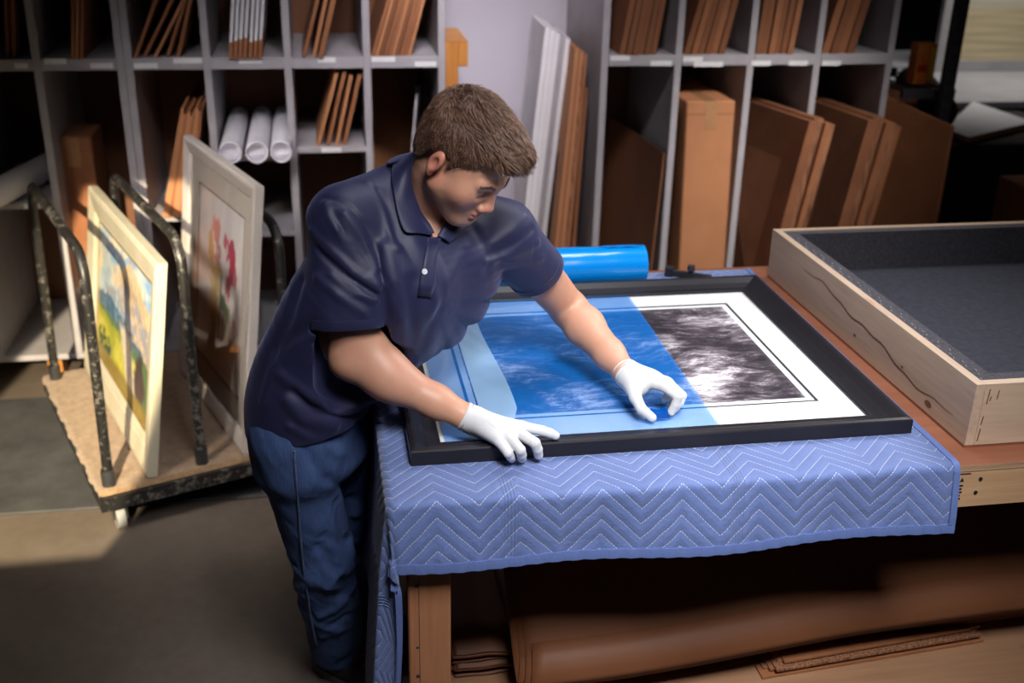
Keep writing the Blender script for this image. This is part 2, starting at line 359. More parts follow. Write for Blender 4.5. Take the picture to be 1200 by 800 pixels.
# things in the gap between the units
def gapsheet(name, xb, xt, th, y0, yb, z1, m, label, cat, depth=.4, group=None):
    return tag(MB().hexa([(xb,y0,.001),(xb+th,y0,.001),(xb+th+.02,y0+depth,.001),(xb+.02,y0+depth,.001)], [(xt,yb,z1),(xt+th,yb,z1),(xt+th+.02,yb+depth,z1),(xt+.02,yb+depth,z1)]).build(name, m), label, cat, group)
for i in range(5):
    gapsheet('foam_board', .800+.0225*i, .945+.022*i, .021, 4.56, 4.66, 1.425-.012*i, WHITE if i != 3 else GREYP, 'white board leaning in the wall gap left of the brown sheets, %s' % nth(i,5), 'board', group='white boards in the wall gap')
gapsheet('dark_board', .915, 1.058, .014, 4.55, 4.65, 1.33, BLACKM, 'thin black board between the white boards and brown sheets in the wall gap', 'board')
for i in range(5):
    gapsheet('cardboard_sheet', .932+.0155*i, 1.080+.0095*i-.035, .0145 if i else .015, 4.42, 4.52, 1.360-.006*i, [CARDL,CARD,CARDL,CORR,CARD][i], 'brown cardboard sheet leaning in the wall gap by the grey post, %s' % nth(i,5), 'cardboard sheet', depth=.5, group='brown sheets in the wall gap')
gapsheet('hardboard_strip', 1.030, 1.085, .016, 4.44, 4.5, 1.20, CARD2, 'shorter dark brown strip between the leaning sheets and the right shelf post', 'board', depth=.3)
tq = thing('wooden_stand', (.55,4.6,0), 'orange wooden post with a stepped head in the wall gap behind the man\'s head', 'wooden post')
MB().cbox(.512,.566,4.55,4.60,.001,1.385,.003).build('post', ORANGEW, tq)
MB().cbox(.5665,.606,4.55,4.60,1.287,1.385,.003).build('head_block', ORANGEW, tq)
MB().hexa([(.512,4.55,1.386),(.606,4.55,1.386),(.606,4.60,1.386),(.512,4.60,1.386)], [(.512,4.80,1.40),(.60,4.80,1.40),(.60,4.85,1.40),(.512,4.85,1.40)]).build('cross_bar', ORANGEW, tq)

# ---------------------------------------------------------------- right rear corner
rk = thing('steel_rack', (2.62,4.4,0), 'black perforated steel rack upright with a wire deck, right rear', 'rack')
up = MB(); x0, x1, y0, y1 = 2.600, 2.650, 4.33, 4.37
b = MB(); b.box(x0,x1,y0,y0+.004,0.001,2.4); b.box(x0,x0+.004,y0+.004,y1,0.001,2.4); b.box(x1-.004,x1,y0+.004,y1,0.001,2.4); b.build('upright', STEEL, rk)
b = MB()
for k in range(34):
    z = .3+k*.055; b.tube([(2.618+.014*(k%1),y0-.0006,z),(2.618,y0+.001,z+.001)], .0085, 8); b.tube([(2.638,y0-.0006,z),(2.638,y0+.001,z+.001)], .004, 8)
b.build('slot_row', BLACKM, rk)
b = MB(); b.box(2.46,2.70,4.40,4.43,1.16,1.20); b.box(2.46,2.70,4.92,4.95,1.16,1.20)
for k in range(4): b.box(2.47+k*.07,2.476+k*.07,4.43,4.92,1.185,1.192)
b.build('wire_deck', STEEL, rk)
ob = thing('orange_carton', (2.61,4.6,1.2015), 'small orange and yellow box on the wire deck behind the black post', 'box')
MB().cbox(2.553,2.645,4.50,4.57,1.2015,1.375,.003).build('body', mat('orange_print',(.45,.09,.015),(.62,.20,.03),12,.45), ob)
MB().box(2.615,2.640,4.4985,4.4998,1.22,1.36).build('yellow_stripe', mat('yellow_print',(.65,.42,.03),None,rough=.4), ob)
MB().box(2.562,2.605,4.4985,4.4998,1.255,1.285).build('red_stripe', mat('red_print',(.35,.02,.01),None,rough=.4), ob)
br = thing('black_roll', (2.75,4.7,.9), 'black roll with a round end lying behind the steel post', 'roll')
MB().tube([(2.70,4.52,1.075),(2.72,4.58,1.075),(2.95,5.2,1.075)], [.088,.092,.092], 28).build('roll_body', BLACKM, br, smooth=.6)
MB().tube([(2.698,4.514,1.075),(2.7015,4.524,1.075)], .03, 18).build('core', STEEL, br)
wt = thing('grey_worktable', (4.0,5.8,0), 'grey worktable in the right rear, under the framed landscape', 'table')
GREYT = mat('grey_laminate', (.36,.35,.37), (.42,.41,.43), 6, .4)
MB().cbox(3.22,5.2,5.35,6.9,.91,.95,.004).build('tabletop', GREYT, wt)
MB().cbox(3.22,5.2,6.35,6.9,.951,.975,.003).build('raised_edge', GREYT, wt)
for x in (3.26,5.1):
    for y in (5.4,6.8): MB().cbox(x,x+.05,y,y+.05,.001,.909,.003).build('leg', STEEL, wt)
bench = carton(2.80,3.60,4.55,5.25,.001,.92, 'large dark box under the white board at the right rear', mat('dark_box_board',(.022,.015,.012),(.03,.02,.016),8,.8), tape=False)
pb = thing('foam_board', (3.05,4.85,.93), 'white board with a tan edge lying at the right rear beside the black roll', 'board')
MB().hexa([(2.88,4.52,.935),(3.38,4.80,.935),(3.36,5.30,.935),(2.86,4.70,.935)], [(2.88,4.52,.958),(3.38,4.80,.958),(3.36,5.30,.958),(2.86,4.70,.958)]).build('board_core', CARDL, pb)
MB().hexa([(2.88,4.5205,.9585),(3.38,4.8005,.9585),(3.36,5.30,.9585),(2.86,4.70,.9585)], [(2.88,4.5205,.962),(3.38,4.8005,.962),(3.36,5.30,.962),(2.86,4.70,.962)]).build('white_face', WHITE, pb)
carton(3.02,3.5,4.10,4.45,.001,.80, 'brown carton at the right edge behind the pine crate', CARD, tape=False)
# framed landscape standing on the worktable
lp = thing('framed_landscape', (4.2,6.3,.951), 'framed print of a pale wheat field under a hazy sky, top right corner', 'picture')
MB().frame(3.665,4.9,.953,1.75,[(0,6.28),(0,6.24),(.06,6.24),(.06,6.26),(.06,6.28)],lambda p:(p[0],p[2],p[1])).build('frame', GREYP, lp)
b = MB(); nu, nv = 40, 60
b.grid(lambda u,v:(3.725+u*1.115,6.262,1.013+v*.677),nu,nv); P = np.array(b.v); hz = (P[:,2]-1.013)/.677
n1 = np.sin(P[:,0]*9+3*np.sin(hz*40))*.5+np.sin(hz*90+P[:,0]*4)*.5
sky = np.array([.62,.64,.60]); fld = np.array([.60,.50,.31]); k = np.clip((hz-.42)*6,0,1)[:,None]
b.col = (fld*(1+.18*n1[:,None]))*(1-k)+sky*k
def colmat(name, rough=.5, coat=0):
    t = NT(name); a = t.new('ShaderNodeVertexColor'); a.layer_name = 'Col'; t.link(a.outputs[0], t.b.inputs['Base Color']); t.set(Roughness=rough)
    if coat: t.b.inputs['Coat Weight'].default_value = coat
    return t.m
b.build('print', colmat('landscape_print_ink'), lp)
# ---------------------------------------------------------------- rubber mat and picture cart
t = NT('black_rubber_mat'); v = t.coord(); f = t.noise(v, 5, 6, .65); t.base(t.ramp(f, [(.3,(.035,.036,.038)),(.7,(.085,.085,.085))])); t.set(Roughness=.75); t.bump(t.noise(v, 60, 4, .6), .2, .004)
tag(MB().cbox(-2.6,.02,3.42,4.32,.0005,.010,.003).build('floor_mat', t.m), 'black rubber mat lying on the concrete under the picture cart', 'mat')

O = np.array([-.745,3.235,0]); U = np.array([.932,.361,0]); V = np.array([-.361,.932,0])   # cart axes: across, back
Zv = np.array([0,0,1.])
def cw(u, v, z): return O+U*u+V*v+Zv*z
cart = thing('picture_cart', cw(.36,.5,0), 'black metal picture cart with tall hoop rails and a tan carpeted deck', 'cart')
LZ = .155
def worn():
    t = NT('worn_black_painted_steel'); v = t.coord(); f = t.noise(v, 38, 6, .7); z = t.noise(v, 3, 2)
    k = t.math('ADD', f, t.math('MULTIPLY', z, .35)); col = t.ramp(k, [(.70,(.018,.017,.016)),(.80,(.26,.24,.21))]); t.base(col)
    t.link(t.ramp(k, [(.7,0.15),(.82,.7)]), t.b.inputs['Metallic']); t.set(Roughness=.42); return t.m
WORN = worn()
b = MB(); b.obox(cw(0,0,.115), U*.70, V*1.03, Zv*.035); b.build('deck', BLACKM, cart)
b = MB(); b.obox(cw(-.012,-.012,.105), U*.724, V*.0115, Zv*.047); b.obox(cw(-.012,1.0305,.105), U*.724, V*.0115, Zv*.05); b.obox(cw(-.012,0,.105), U*.0115, V*1.03, Zv*.05); b.obox(cw(.7005,0,.105), U*.0115, V*1.03, Zv*.05); b.build('deck_rim', WORN, cart)
# tan carpet: fine bumpy grid
t = NT('tan_carpet'); v = t.coord(); f = t.noise(v, 30, 6, .75); g2 = t.noise(v, 170, 4, .7); col = t.ramp(f, [(.3,(.25,.14,.062)),(.7,(.45,.29,.15))]); col = t.mix(.7, col, t.ramp(g2, [(.3,(.45,.45,.45)),(.65,(1.1,1.1,1.1))]), 'MULTIPLY')
t.base(col); t.set(Roughness=.95); t.b.inputs['Sheen Weight'].default_value = .3; t.bump(g2, .9, .008); CARPET = t.m
nu, nv = 90, 120
def carpet(a, c):
    u = -.014+a*.712; v = .005+c*1.02; e = min(a,1-a,c,1-c); h = .004 if e <= 0 else .0165
    return cw(u+(.003*math.sin(c*37)+.002*math.sin(c*91) if a < .001 else 0), v, .1525+h+(.003*math.sin(u*210+2*math.sin(v*150))*math.sin(v*190+1.5*math.sin(u*130)) if e > 0 else 0)-(.004 if e<=0 else 0))
MB().grid(carpet, nu, nv).build('carpet_cover', CARPET, cart, smooth=True)
HOOPZ = .955
def hoop(u, lean, z=HOOPZ):
    r = .095; p = []
    p.append(cw(u,.045,LZ)); p.append(cw(u,.045,z-r))
    for k in range(1,7): a = k/6*PI/2; p.append(cw(u,.045+r-r*math.cos(a), z-r+r*math.sin(a)))
    for k in range(1,7): a = k/6*PI/2; p.append(cw(u,.965-r+r*math.sin(a), z-r+r*math.cos(a)))
    p.append(cw(u,.965,LZ))
    p = [q+U*lean*(q[2]-LZ) for q in p]
    h = MB().tube(p, .0165, 14).build('hoop_rail', WORN, cart, smooth=.9)
    for vv in (.045,.965):
        MB().tube([cw(u,vv,LZ-.003),cw(u,vv,LZ+.07)], .0215, 14).build('socket', STEEL, h, smooth=.9)
hoop(.03,.02); hoop(.335,-.0); hoop(.655,0)
WHEEL = mat('grey_caster_tyre', (.35,.35,.34), None, rough=.5)
CHR = mat('zinc_plate', (.6,.6,.58), None, rough=.3, metal=1)
for u in (.05,.65):
    for vv in (.05,.97):
        c = cw(u,vv,0); k = thing('caster', c, None, None)
        k.parent = cart; k.location = c-np.array(cart['_loc']); k.location.z = 0
        k['_loc'] = tuple(c)
        MB().tube([c-U*.014+Zv*.042, c+U*.014+Zv*.042], [.041,.041], 24).build('wheel', WHEEL, k, smooth=.7)
        b = MB(); b.obox(c-U*.024-V*.018+Zv*.04, U*.004, V*.036, Zv*.072); b.obox(c+U*.020-V*.018+Zv*.04, U*.004, V*.036, Zv*.072); b.obox(c-U*.03-V*.03+Zv*.098, U*.06, V*.06, Zv*.006); b.build('fork', CHR, k)
# ------------- framed pictures standing on the deck
def picture(name, u, v0, L, H, lean, z0, prof, framemat, label, art, cat='picture'):
    ca, sa = math.cos(lean), math.sin(lean)
    base = cw(u, v0, z0)
    up = U*sa+Zv*ca; nrm = -U*ca+Zv*sa            # picture faces the camera's left
    to = lambda p: base+V*p[0]+up*p[1]+nrm*p[2]
    o = thing(name, cw(u, v0+L/2, z0), label, cat)
    return o, to
CREAM = mat('cream_painted_frame', (.50,.455,.33), (.57,.52,.40), 7, .4, bump=.05)
GILT = mat('gilt_slip', (.40,.28,.12), (.52,.38,.18), 20, .35, metal=.5)

CAR_TOP = .1725
# landscape painting
def ss(x, a, b): x = np.clip((x-a)/(b-a),0,1); return x*x*(3-2*x)
def vnoise(x, y, seed):
    xi = np.floor(x).astype(int); yi = np.floor(y).astype(int); fx = x-xi; fy = y-yi; fx = fx*fx*(3-2*fx); fy = fy*fy*(3-2*fy)
    def h(i,j): 
        n = (i*374761393+j*668265263+seed*974711) & 0x7fffffff; n = ((n ^ (n >> 13))*1274126177) & 0x7fffffff; return (n ^ (n >> 16)) % 1000/1000.
    return (h(xi,yi)*(1-fx)+h(xi+1,yi)*fx)*(1-fy)+(h(xi,yi+1)*(1-fx)+h(xi+1,yi+1)*fx)*fy
def fbm(x, y, seed=0, o=4): return sum(vnoise(x*2**k,y*2**k,seed+k)*.5**k for k in range(o))/(2-.5**(o-1))
def over(c, k, new): k = k[:,None]; return c*(1-k)+np.array(L3(new))*k
L1, H1 = .99, .735
p1, to1 = picture('framed_painting', .178, .012, L1, H1, math.radians(8.4), CAR_TOP+.001, None, CREAM, 'cream framed landscape painting of mountains and green meadow, leaning on the cart', None)
MB().frame(0,L1,0,H1,[(0,0),(0,.030),(.004,.034),(.018,.036),(.075,.026),(.082,.022),(.082,.006),(.082,0)],to1).build('frame', CREAM, p1)
MB().frame(.0822,L1-.0822,.0822,H1-.0822,[(0,.006),(0,.0195),(.006,.021),(.022,.013),(.022,.006)],to1).build('inner_slip', CREAM, p1)
MB().frame(.1044,L1-.1044,.1044,H1-.1044,[(0,.006),(0,.0135),(.007,.0125),(.007,.006)],to1).build('gilt_edge', GILT, p1)
a0, a1, c0, c1 = .111, L1-.111, .111, H1-.111
b = MB(); nu, nv = 170, 130
b.grid(lambda s,q: to1((a0+s*(a1-a0), c0+q*(c1-c0), .009)), nu, nv)
S, Q = np.meshgrid(np.linspace(0,1,nu+1), np.linspace(0,1,nv+1)); s = 1-S.ravel(); q = Q.ravel()      # s: 0 at the far (left) end
n = fbm(s*7,q*7,3); n2 = fbm(s*22,q*22,9,3); n3 = fbm(s*50,q*18,14,2)
c = np.ones((len(s),3))*np.array(L3('#b9c9cf'))
c = over(c, ss(n,.45,.62)*ss(q,.5,.7), '#e6d7bd'); c = over(c, ss(fbm(s*5+9,q*9,5),.5,.6)*.8*ss(q,.6,.8), '#7fa9cf')
pk = .62+.20*np.exp(-((s-.62)/.22)**2)+.05*n2
c = over(c, ss(pk+.12-q,0,.02)*ss(s,.3,.5), '#d8bf9c'); c = over(c, ss(pk-.03-q,0,.03)*ss(n2+.3*(s-.5),.45,.55), '#b4a196'); c = over(c, ss(pk-q,0,.03)*ss(fbm(s*30+q*18,q*9,77,3),.52,.60)*.8, '#8fa6bd')
mt = .52-.20*np.abs(s-.28)+.10*n2
c = over(c, ss(mt-q,0,.03), '#4b6b86'); c = over(c, ss(mt-.04-q,0,.03)*ss(n2,.5,.6), '#6f8ea0')
c = over(c, ss(.42+.05*n2-q,0,.05), '#5f7a52'); c = over(c, ss(.34+.1*n-q,0,.04)*ss(.6-s,0,.2), '#a7a83a'); c = over(c, ss(.30+.08*n2-q,0,.04)*ss(n,.45,.55), '#c8c24a')
pa = .42+.34*(1-q/.45)*.6; c = over(c, ss(.10+.05*n2-np.abs(s-pa-.12),0,.05)*ss(.5-q,0,.08), '#d9cbb2')
c = over(c, ss(.13-np.abs(s-.80-.05*n2)-.4*np.abs(q-.22),0,.05), '#4a3d3f'); c = over(c, ss(.13-np.hypot(s-.15,(q-.16)*1.3)+.05*n2,0,.04)*ss(n2,.4,.5), '#2f4a34')
c = over(c, ss(.12+.05*n-q,0,.06), '#8d7a35'); c *= (.75+.5*n3)[:,None]
b.col = c; b.build('canvas', colmat('landscape_oil_paint', .35), p1)
MB().obox(to1((.09,.09,.004)), V*(L1-.18), (to1((0,1,0))-to1((0,0,0)))*(H1-.18), (to1((0,0,1))-to1((0,0,0)))*.0008).build('backing', CARD, p1)
t = NT('picture_glass'); t.n.remove(t.b); tr = t.new('ShaderNodeBsdfTransparent'); gl = t.new('ShaderNodeBsdfGlossy'); gl.inputs['Roughness'].default_value = .03
fr = t.new('ShaderNodeFresnel'); fr.inputs[0].default_value = 1.22; mx = t.new('ShaderNodeMixShader'); t.link(fr.outputs[0], mx.inputs[0]); t.link(tr.outputs[0], mx.inputs[1]); t.link(gl.outputs[0], mx.inputs[2]); t.link(mx.outputs[0], t.out.inputs[0]); GLASS = t.m
# flower print behind glass
L2, H2 = .80, .935
p2, to2 = picture('framed_print', .500, .012, L2, H2, math.radians(6.6), CAR_TOP+.001, None, CREAM, 'tall pale framed flower print behind glass, leaning on the cart beside the man', None)
PALE = mat('pale_painted_frame', (.50,.455,.42), (.56,.51,.47), 7, .4)
MB().frame(0,L2,0,H2,[(0,0),(0,.028),(.004,.032),(.012,.033),(.048,.024),(.054,.020),(.054,.006),(.054,0)],to2).build('frame', PALE, p2)
MB().frame(.0542,L2-.0542,.0542,H2-.0542,[(0,.006),(0,.010),(.085,.010),(.087,.0085),(.087,.006)],to2).build('mat_board', mat('cream_mat_board',(.50,.46,.41),(.53,.49,.44),5,.7), p2)
MB().frame(.1414,L2-.1414,.1414,H2-.1414,[(0,.006),(0,.0092),(.004,.0092),(.004,.006)],to2).build('mat_bevel', mat('brown_bevel',(.16,.10,.07),None,rough=.6), p2)
a0, a1, c0, c1 = .1456, L2-.1456, .1456, H2-.1456
b = MB(); nu, nv = 120, 150
b.grid(lambda s,q: to2((a0+s*(a1-a0), c0+q*(c1-c0), .0065)), nu, nv)
S, Q = np.meshgrid(np.linspace(0,1,nu+1), np.linspace(0,1,nv+1)); s = 1-S.ravel(); q = Q.ravel(); n = fbm(s*9,q*9,21); n2 = fbm(s*26,q*26,4,3)
c = np.ones((len(s),3))*np.array(L3('#d8d0cc')); c = over(c, ss(q,.3,.9)*.35, '#c9cfd6')
def blob(c, x, y, rx, ry, col, a=.25): return over(c, ss(1-np.hypot((s-x)/rx,(q-y)/ry)+(n2-.5)*1.6,0,a), col)
for x,y,rx,ry,co in ((.40,.80,.10,.09,'#c98a86'),(.46,.66,.09,.10,'#b9817c'),(.30,.70,.08,.10,'#c8a06a'),(.42,.52,.13,.12,'#c9b27a'),(.38,.38,.12,.12,'#bfa873'),
                     (.74,.74,.10,.10,'#b3425c'),(.78,.64,.09,.09,'#a83350'),(.70,.56,.07,.08,'#b14a60'),(.60,.78,.05,.05,'#c05f6c'),(.70,.40,.10,.05,'#6f7f5a'),(.60,.44,.07,.05,'#5f7350'),(.84,.34,.04,.06,'#b7707a')):
    c = blob(c,x,y,rx,ry,co)
c = over(c, ss(.018-np.abs(s-.52-.10*(q-.3)),0,.01)*ss(.62-q,0,.05)*ss(q,.10,.14), '#5a5a55'); c = over(c, ss(.014-np.abs(s-.64-.22*(q-.5)),0,.01)*ss(.64-q,0,.05)*ss(q,.28,.33), '#667050')
c *= (.9+.2*n)[:,None]; b.col = c; b.build('print', colmat('flower_print_ink', .6), p2)
MB().obox(to2((.06,.06,.002)), V*(L2-.12), (to2((0,1,0))-to2((0,0,0)))*(H2-.12), (to2((0,0,1))-to2((0,0,0)))*.002).build('backing', CARD, p2)
MB().add([to2((.0545,.0545,.0145)),to2((L2-.0545,.0545,.0145)),to2((L2-.0545,H2-.0545,.0145)),to2((.0545,H2-.0545,.0145))],[(3,2,1,0)]).build('glass', GLASS, p2, recalc=False)
# ---------------------------------------------------------------- workbench
TX0, TX1, TY0, TY1 = .105, 2.75, 1.855, 3.12
wb = thing('workbench', (1.4,2.45,0), 'long timber packing bench with a red-brown plywood top and lower shelf', 'workbench')
MB().cbox(TX0,TX1,TY0,TY1,.8825,.8985,.001).build('tabletop', PLY, wb)
MB().box(TX0+.001,TX1,TY0-.0006,TY0-.0001,.8835,.8975).build('top_edge', PLYE, wb)
ap = MB().cbox(TX0+.09,TX1,TY0+.001,TY0+.039,.793,.8820,.002).build('front_rail', BEAM, wb)
b = MB()
for x,z in ((1.357,.862),(1.352,.829),(1.6,.86)): b.tube([(x,TY0-.0008,z),(x,TY0+.0012,z)], .0045, 10)
b.build('nail_hole', BLACKM, ap)
b = MB(); Y_ = TY0+.0004                       # the mill stamp, half under the blanket
b.add([(1.309,Y_,.858),(1.319,Y_,.858),(1.314,Y_,.869)],[(0,1,2)])
for k,(z0,w) in enumerate(((.846,.010),(.838,.008),(.830,.010),(.822,.007),(.814,.009))): b.add([(1.309,Y_,z0),(1.309+w,Y_,z0),(1.309+w,Y_,z0+.0045),(1.309,Y_,z0+.0045)],[(0,1,2,3)])
b.add([(1.306,Y_,.8755),(1.333,Y_,.8755),(1.331,Y_,.8785),(1.306,Y_,.8785)],[(0,1,2,3)])
b.build('mill_stamp', BLACKM, ap)
MB().cbox(TX0+.001,TX0+.039,TY0+.001,TY1,.793,.8820,.002).build('side_rail', PINE, wb)
MB().cbox(TX0+.09,TX1,TY1-.039,TY1-.001,.793,.8820,.002).build('back_rail', BEAM, wb)
for x in (.130,2.60):
    for y, w in ((TY0+.012,.04),(TY1-.09,.04)):
        lg = MB().cbox(x,x+.088,y,y+w,.001,.7925,.003).build('leg', LEGW, wb)
        if x < 1 and y < 2:
            b = MB()
            for zz,rr in ((.700,.0042),(.545,.003),(.470,.0042),(.25,.004)): b.tube([(x+.018,y-.0006,zz),(x+.018,y+.001,zz)], rr, 10)
            b.build('screw_head', STEEL, lg)
            MB().box(x+.0215,x+.0227,y-.0003,y-.0001,.10,.72).build('drying_crack', BLACKM, lg)
MB().cbox(.225,2.595,1.93,3.02,.176,.195,.002).build('lower_shelf', SHELFW, wb)
b = MB(); b.box(.222,2.6,1.935,1.97,.09,.1755); b.box(.222,2.6,2.98,3.015,.09,.1755); b.build('shelf_rail', BEAM, wb)

# ------- things on the lower shelf
t = NT('brown_kraft'); v = t.coord(); f = t.noise(v, 3, 5, .6); t.base(t.ramp(f, [(.3,(.13,.046,.018)),(.7,(.175,.065,.027))])); t.set(Roughness=.55); t.b.inputs['Specular IOR Level'].default_value = .3; t.bump(t.noise(v, 14, 4, .6), .12, .01); KRAFT = t.m
t = NT('brown_kraft_edges'); v = t.coord((1,1,1)); f = t.noise(t.coord((.05,.3,1)), 240, 3); t.base(t.ramp(f, [(.35,(.10,.04,.018)),(.65,(.33,.15,.07))])); t.set(Roughness=.7); KRAFTE = t.m
# one thick stack of kraft sheets bent over: four nested folded layers
kb = thing('folded_kraft_sheets', (1.3,2.3,.2), 'thick bent-over bundle of large brown kraft sheets, bulging out under the bench', 'packing paper')
def kraft_layer(off, x0, x1):
    sec = []                                   # (Y, z) going from the back of the top flap round the front fold to the underside
    R = .075-off
    cy, cz = 2.112, .292
    sec += [(2.48, .735-off), (2.36,.722-off), (2.27,.680-off), (2.205,.600-off*.9), (2.150,.505-off*.8), (2.100,.415-off*.6), (2.062,.345-off*.4)]
    for k in range(0,11):
        a = math.radians(172-k*26); sec.append((cy-.02+R*math.cos(a)*1.0, cz+R*math.sin(a)*(1.25 if a > 0 else .72)))
    sec += [(2.26,.2365+off), (2.5,.2362+off), (2.8,.236+off)]
    return sec
for i in range(3):
    x0, x1 = (.432,2.50); x0 += .016*i*(-1)
    sec = kraft_layer(.009*i, x0, x1); th = .0075
    def fn(u, v, sec=sec, i=i):
        k = v*(len(sec)-1); j = min(int(k), len(sec)-2); f = k-j; y = sec[j][0]*(1-f)+sec[j+1][0]*f; z = sec[j][1]*(1-f)+sec[j+1][1]*f
        x = (.436-.014*i)+u*2.06; sl = .052*(x-.45)/1.3
        if v < .5: x -= .07*(.5-v)*(1-u)*1.2
        return (x, y+sl+.004*math.sin(x*5+v*3), z-.036*(1-ss(np.array([x]),.5,1.35)[0])+.006*math.sin(x*3.1+1)*(1-v)+.012*(x-.45)*(1 if v<.7 else 0))
    b = MB().grid(fn, 60, 54); o = b.build('kraft_layer', KRAFT, kb, smooth=True); m = o.modifiers.new('thick','SOLIDIFY'); m.thickness = th; m.offset = 0
# flattened cartons under it, and the small stack at the left
for i in range(6):
    z = .1965+i*.0062; x1 = 1.655-.012*((i*3)%4); y0 = 2.055+.014*((i*2)%3)
    tag(MB().hexa([((1.02+.012*i),y0,z),(x1,y0+.055,z),(x1,2.75,z),((1.02+.012*i),2.75,z)],[((1.02+.012*i),y0,z+.0058),(x1,y0+.055,z+.0058),(x1,2.75,z+.0058),((1.02+.012*i),2.75,z+.0058)]).build('flattened_carton', [CARD,CORR,CARD,CORR,CARDL,CARD][i]), 'flat brown carton under the kraft bundle on the lower shelf, %s of six from below' % ORD[i], 'flattened carton', 'flattened cartons on the lower shelf')
for i in range(10):
    z = .1965+i*.0082; dx = .006*math.sin(i*2.1)
    def wav(u,v,z=z,dx=dx,i=i): return (.262+dx+u*.145, 2.17+.012*math.sin(i*1.3)+v*.5, z+.0035*math.sin(u*9+.35*i)*u+.0015)
    o = MB().grid(wav, 16, 4).build('kraft_sheet', KRAFT, smooth=True, recalc=False); m = o.modifiers.new('thick','SOLIDIFY'); m.thickness = .005; m.offset = 1
    tag(o, 'wavy brown sheet in the small stack by the bench leg, %s of ten from below' % ORD[i], 'packing paper', 'small stack of brown sheets by the bench leg')

# ---------------------------------------------------------------- moving blanket
t = NT('quilted_blue_blanket'); tc = t.new('ShaderNodeTexCoord'); sx = t.new('ShaderNodeSeparateXYZ'); t.link(tc.outputs['UV'], sx.inputs[0]); u, v = sx.outputs[0], sx.outputs[1]
P_, A_, S_ = .166, .085, .0345
tri = t.math('MULTIPLY', t.math('ABSOLUTE', t.math('SUBTRACT', t.math('FRACT', t.math('DIVIDE', u, P_)), .5)), A_*2)
ph = t.math('DIVIDE', t.math('ADD', v, tri), S_); fr = t.math('FRACT', ph); dist = t.math('ABSOLUTE', t.math('SUBTRACT', fr, .5))      # 0 on the stitch line
line = t.math('LESS_THAN', dist, .026)
dash = t.math('LESS_THAN', t.math('FRACT', t.math('DIVIDE', u, .0052)), .72)
# every fifth row is skipped, as on the photograph's grouped zigzags
rowi = t.math('FLOOR', ph); skip = t.math('GREATER_THAN', t.math('ABSOLUTE', t.math('SUBTRACT', t.math('MODULO', rowi, 5), 2.0)), 10.)
seam = t.math('ABSOLUTE', t.math('SUBTRACT', t.math('FRACT', t.math('DIVIDE', t.math('ADD', u, .005), .47)), .5)); seamk = t.math('LESS_THAN', seam, .030); seamw = t.math('LESS_THAN', seam, .075)
ln = t.math('MULTIPLY', line, dash)
vec = tc.outputs['UV']; wrk = t.noise(vec, 42, 5, .65, .4); fine = t.noise(vec, 420, 3, .6)
col = t.ramp(t.noise(vec, 6, 4, .6), [(.3,(.100,.150,.350)),(.7,(.125,.182,.405))]); col = t.mix(.35, col, t.ramp(fine, [(.3,(.6,.6,.65)),(.7,(1.15,1.15,1.15))]), 'MULTIPLY')
col = t.mix(t.math('MULTIPLY', ln, .85), col, (.66,.68,.78))
t.base(col); t.set(Roughness=.75); t.b.inputs['Sheen Weight'].default_value = .25
puff = t.math('POWER', t.math('MULTIPLY', dist, 2.0), .5)
h = t.math('ADD', t.math('MULTIPLY', puff, .8), t.math('MULTIPLY', wrk, .9))
sw = t.math('MULTIPLY', t.math('SINE', t.math('MULTIPLY', u, 900)), t.math('MULTIPLY', seamk, .30)); h = t.math('ADD', h, sw); h = t.math('ADD', h, t.math('MULTIPLY', t.noise(t.coord((1,.25,1),'UV'), 95, 3, .6, .3), t.math('MULTIPLY', seamw, .9)))
edge = t.math('LESS_THAN', t.math('ABSOLUTE', t.math('SUBTRACT', v, -.118)), .0); 
t.bump(h, .6, .005); BLANKET = t.m
R_ = .016; ZT = .9100
bx0, bx1, by0, by1 = TX0, 1.293, TY0, 3.07
def front_len(u): return .150+.012*math.sin(u*2.3+.4)+.012*(u/1.2)
LEFT = .56
def cloth(s, q):
    """s: metres right of the bench's left edge (negative = hanging), q: metres back from its front edge (negative = hanging)"""
    a, b_ = max(0,-s), max(0,-q); L = math.hypot(a,b_)
    X = bx0+max(s,0); Y = by0+max(q,0); z = ZT
    rip = .0018*math.sin(s*21+q*9)*math.sin(q*17-s*5)
    if s > 0 and q > 0: 
        nrm = 0
        return (X, Y, ZT+max(0,rip)*.5)
    ph = math.atan2(b_, a) if L > 0 else 0; dx, dy = -math.cos(ph), -math.sin(ph)
    la = R_*PI/2
    if L < la: hz = R_*math.sin(L/R_); dr = R_*(1-math.cos(L/R_))
    else:
        w = L-la; fl = .125+.16*math.sin(2*ph)**2
        wob = .010*math.sin(s*11+.6)*min(1,w/.1) if b_ > 0 and a == 0 else (.012*math.sin(q*9+.4)*min(1,w/.15) if a > 0 and b_ == 0 else .0)
        hz = R_+w*fl*.55+wob; dr = R_+w*math.sqrt(max(.2,1-(fl*.55)**2))
        hz += .0015*math.sin(s*160)*min(1,w/.05)*(1 if b_>0 and a==0 else 0)
    cx_ = .42*b_*math.cos(ph)**2*min(1,a/.10) if a > 0 and b_ > 0 else 0        # the free corner curls round to the front
    return (X+dx*hz+cx_, Y+dy*hz, ZT-dr)
SS = np.concatenate([np.linspace(-LEFT,0,50)[:-1], np.linspace(0,bx1-bx0,110)])
QT = np.concatenate([np.linspace(-1,0,36)[:-1], np.linspace(0,by1-by0,90)])
b = MB(); vs = []; uv = []
for qn in QT:
    for s_ in SS:
        q_ = qn*front_len(s_) if qn < 0 else qn
        vs.append(cloth(s_, q_)); uv.append((s_, q_+ .30))
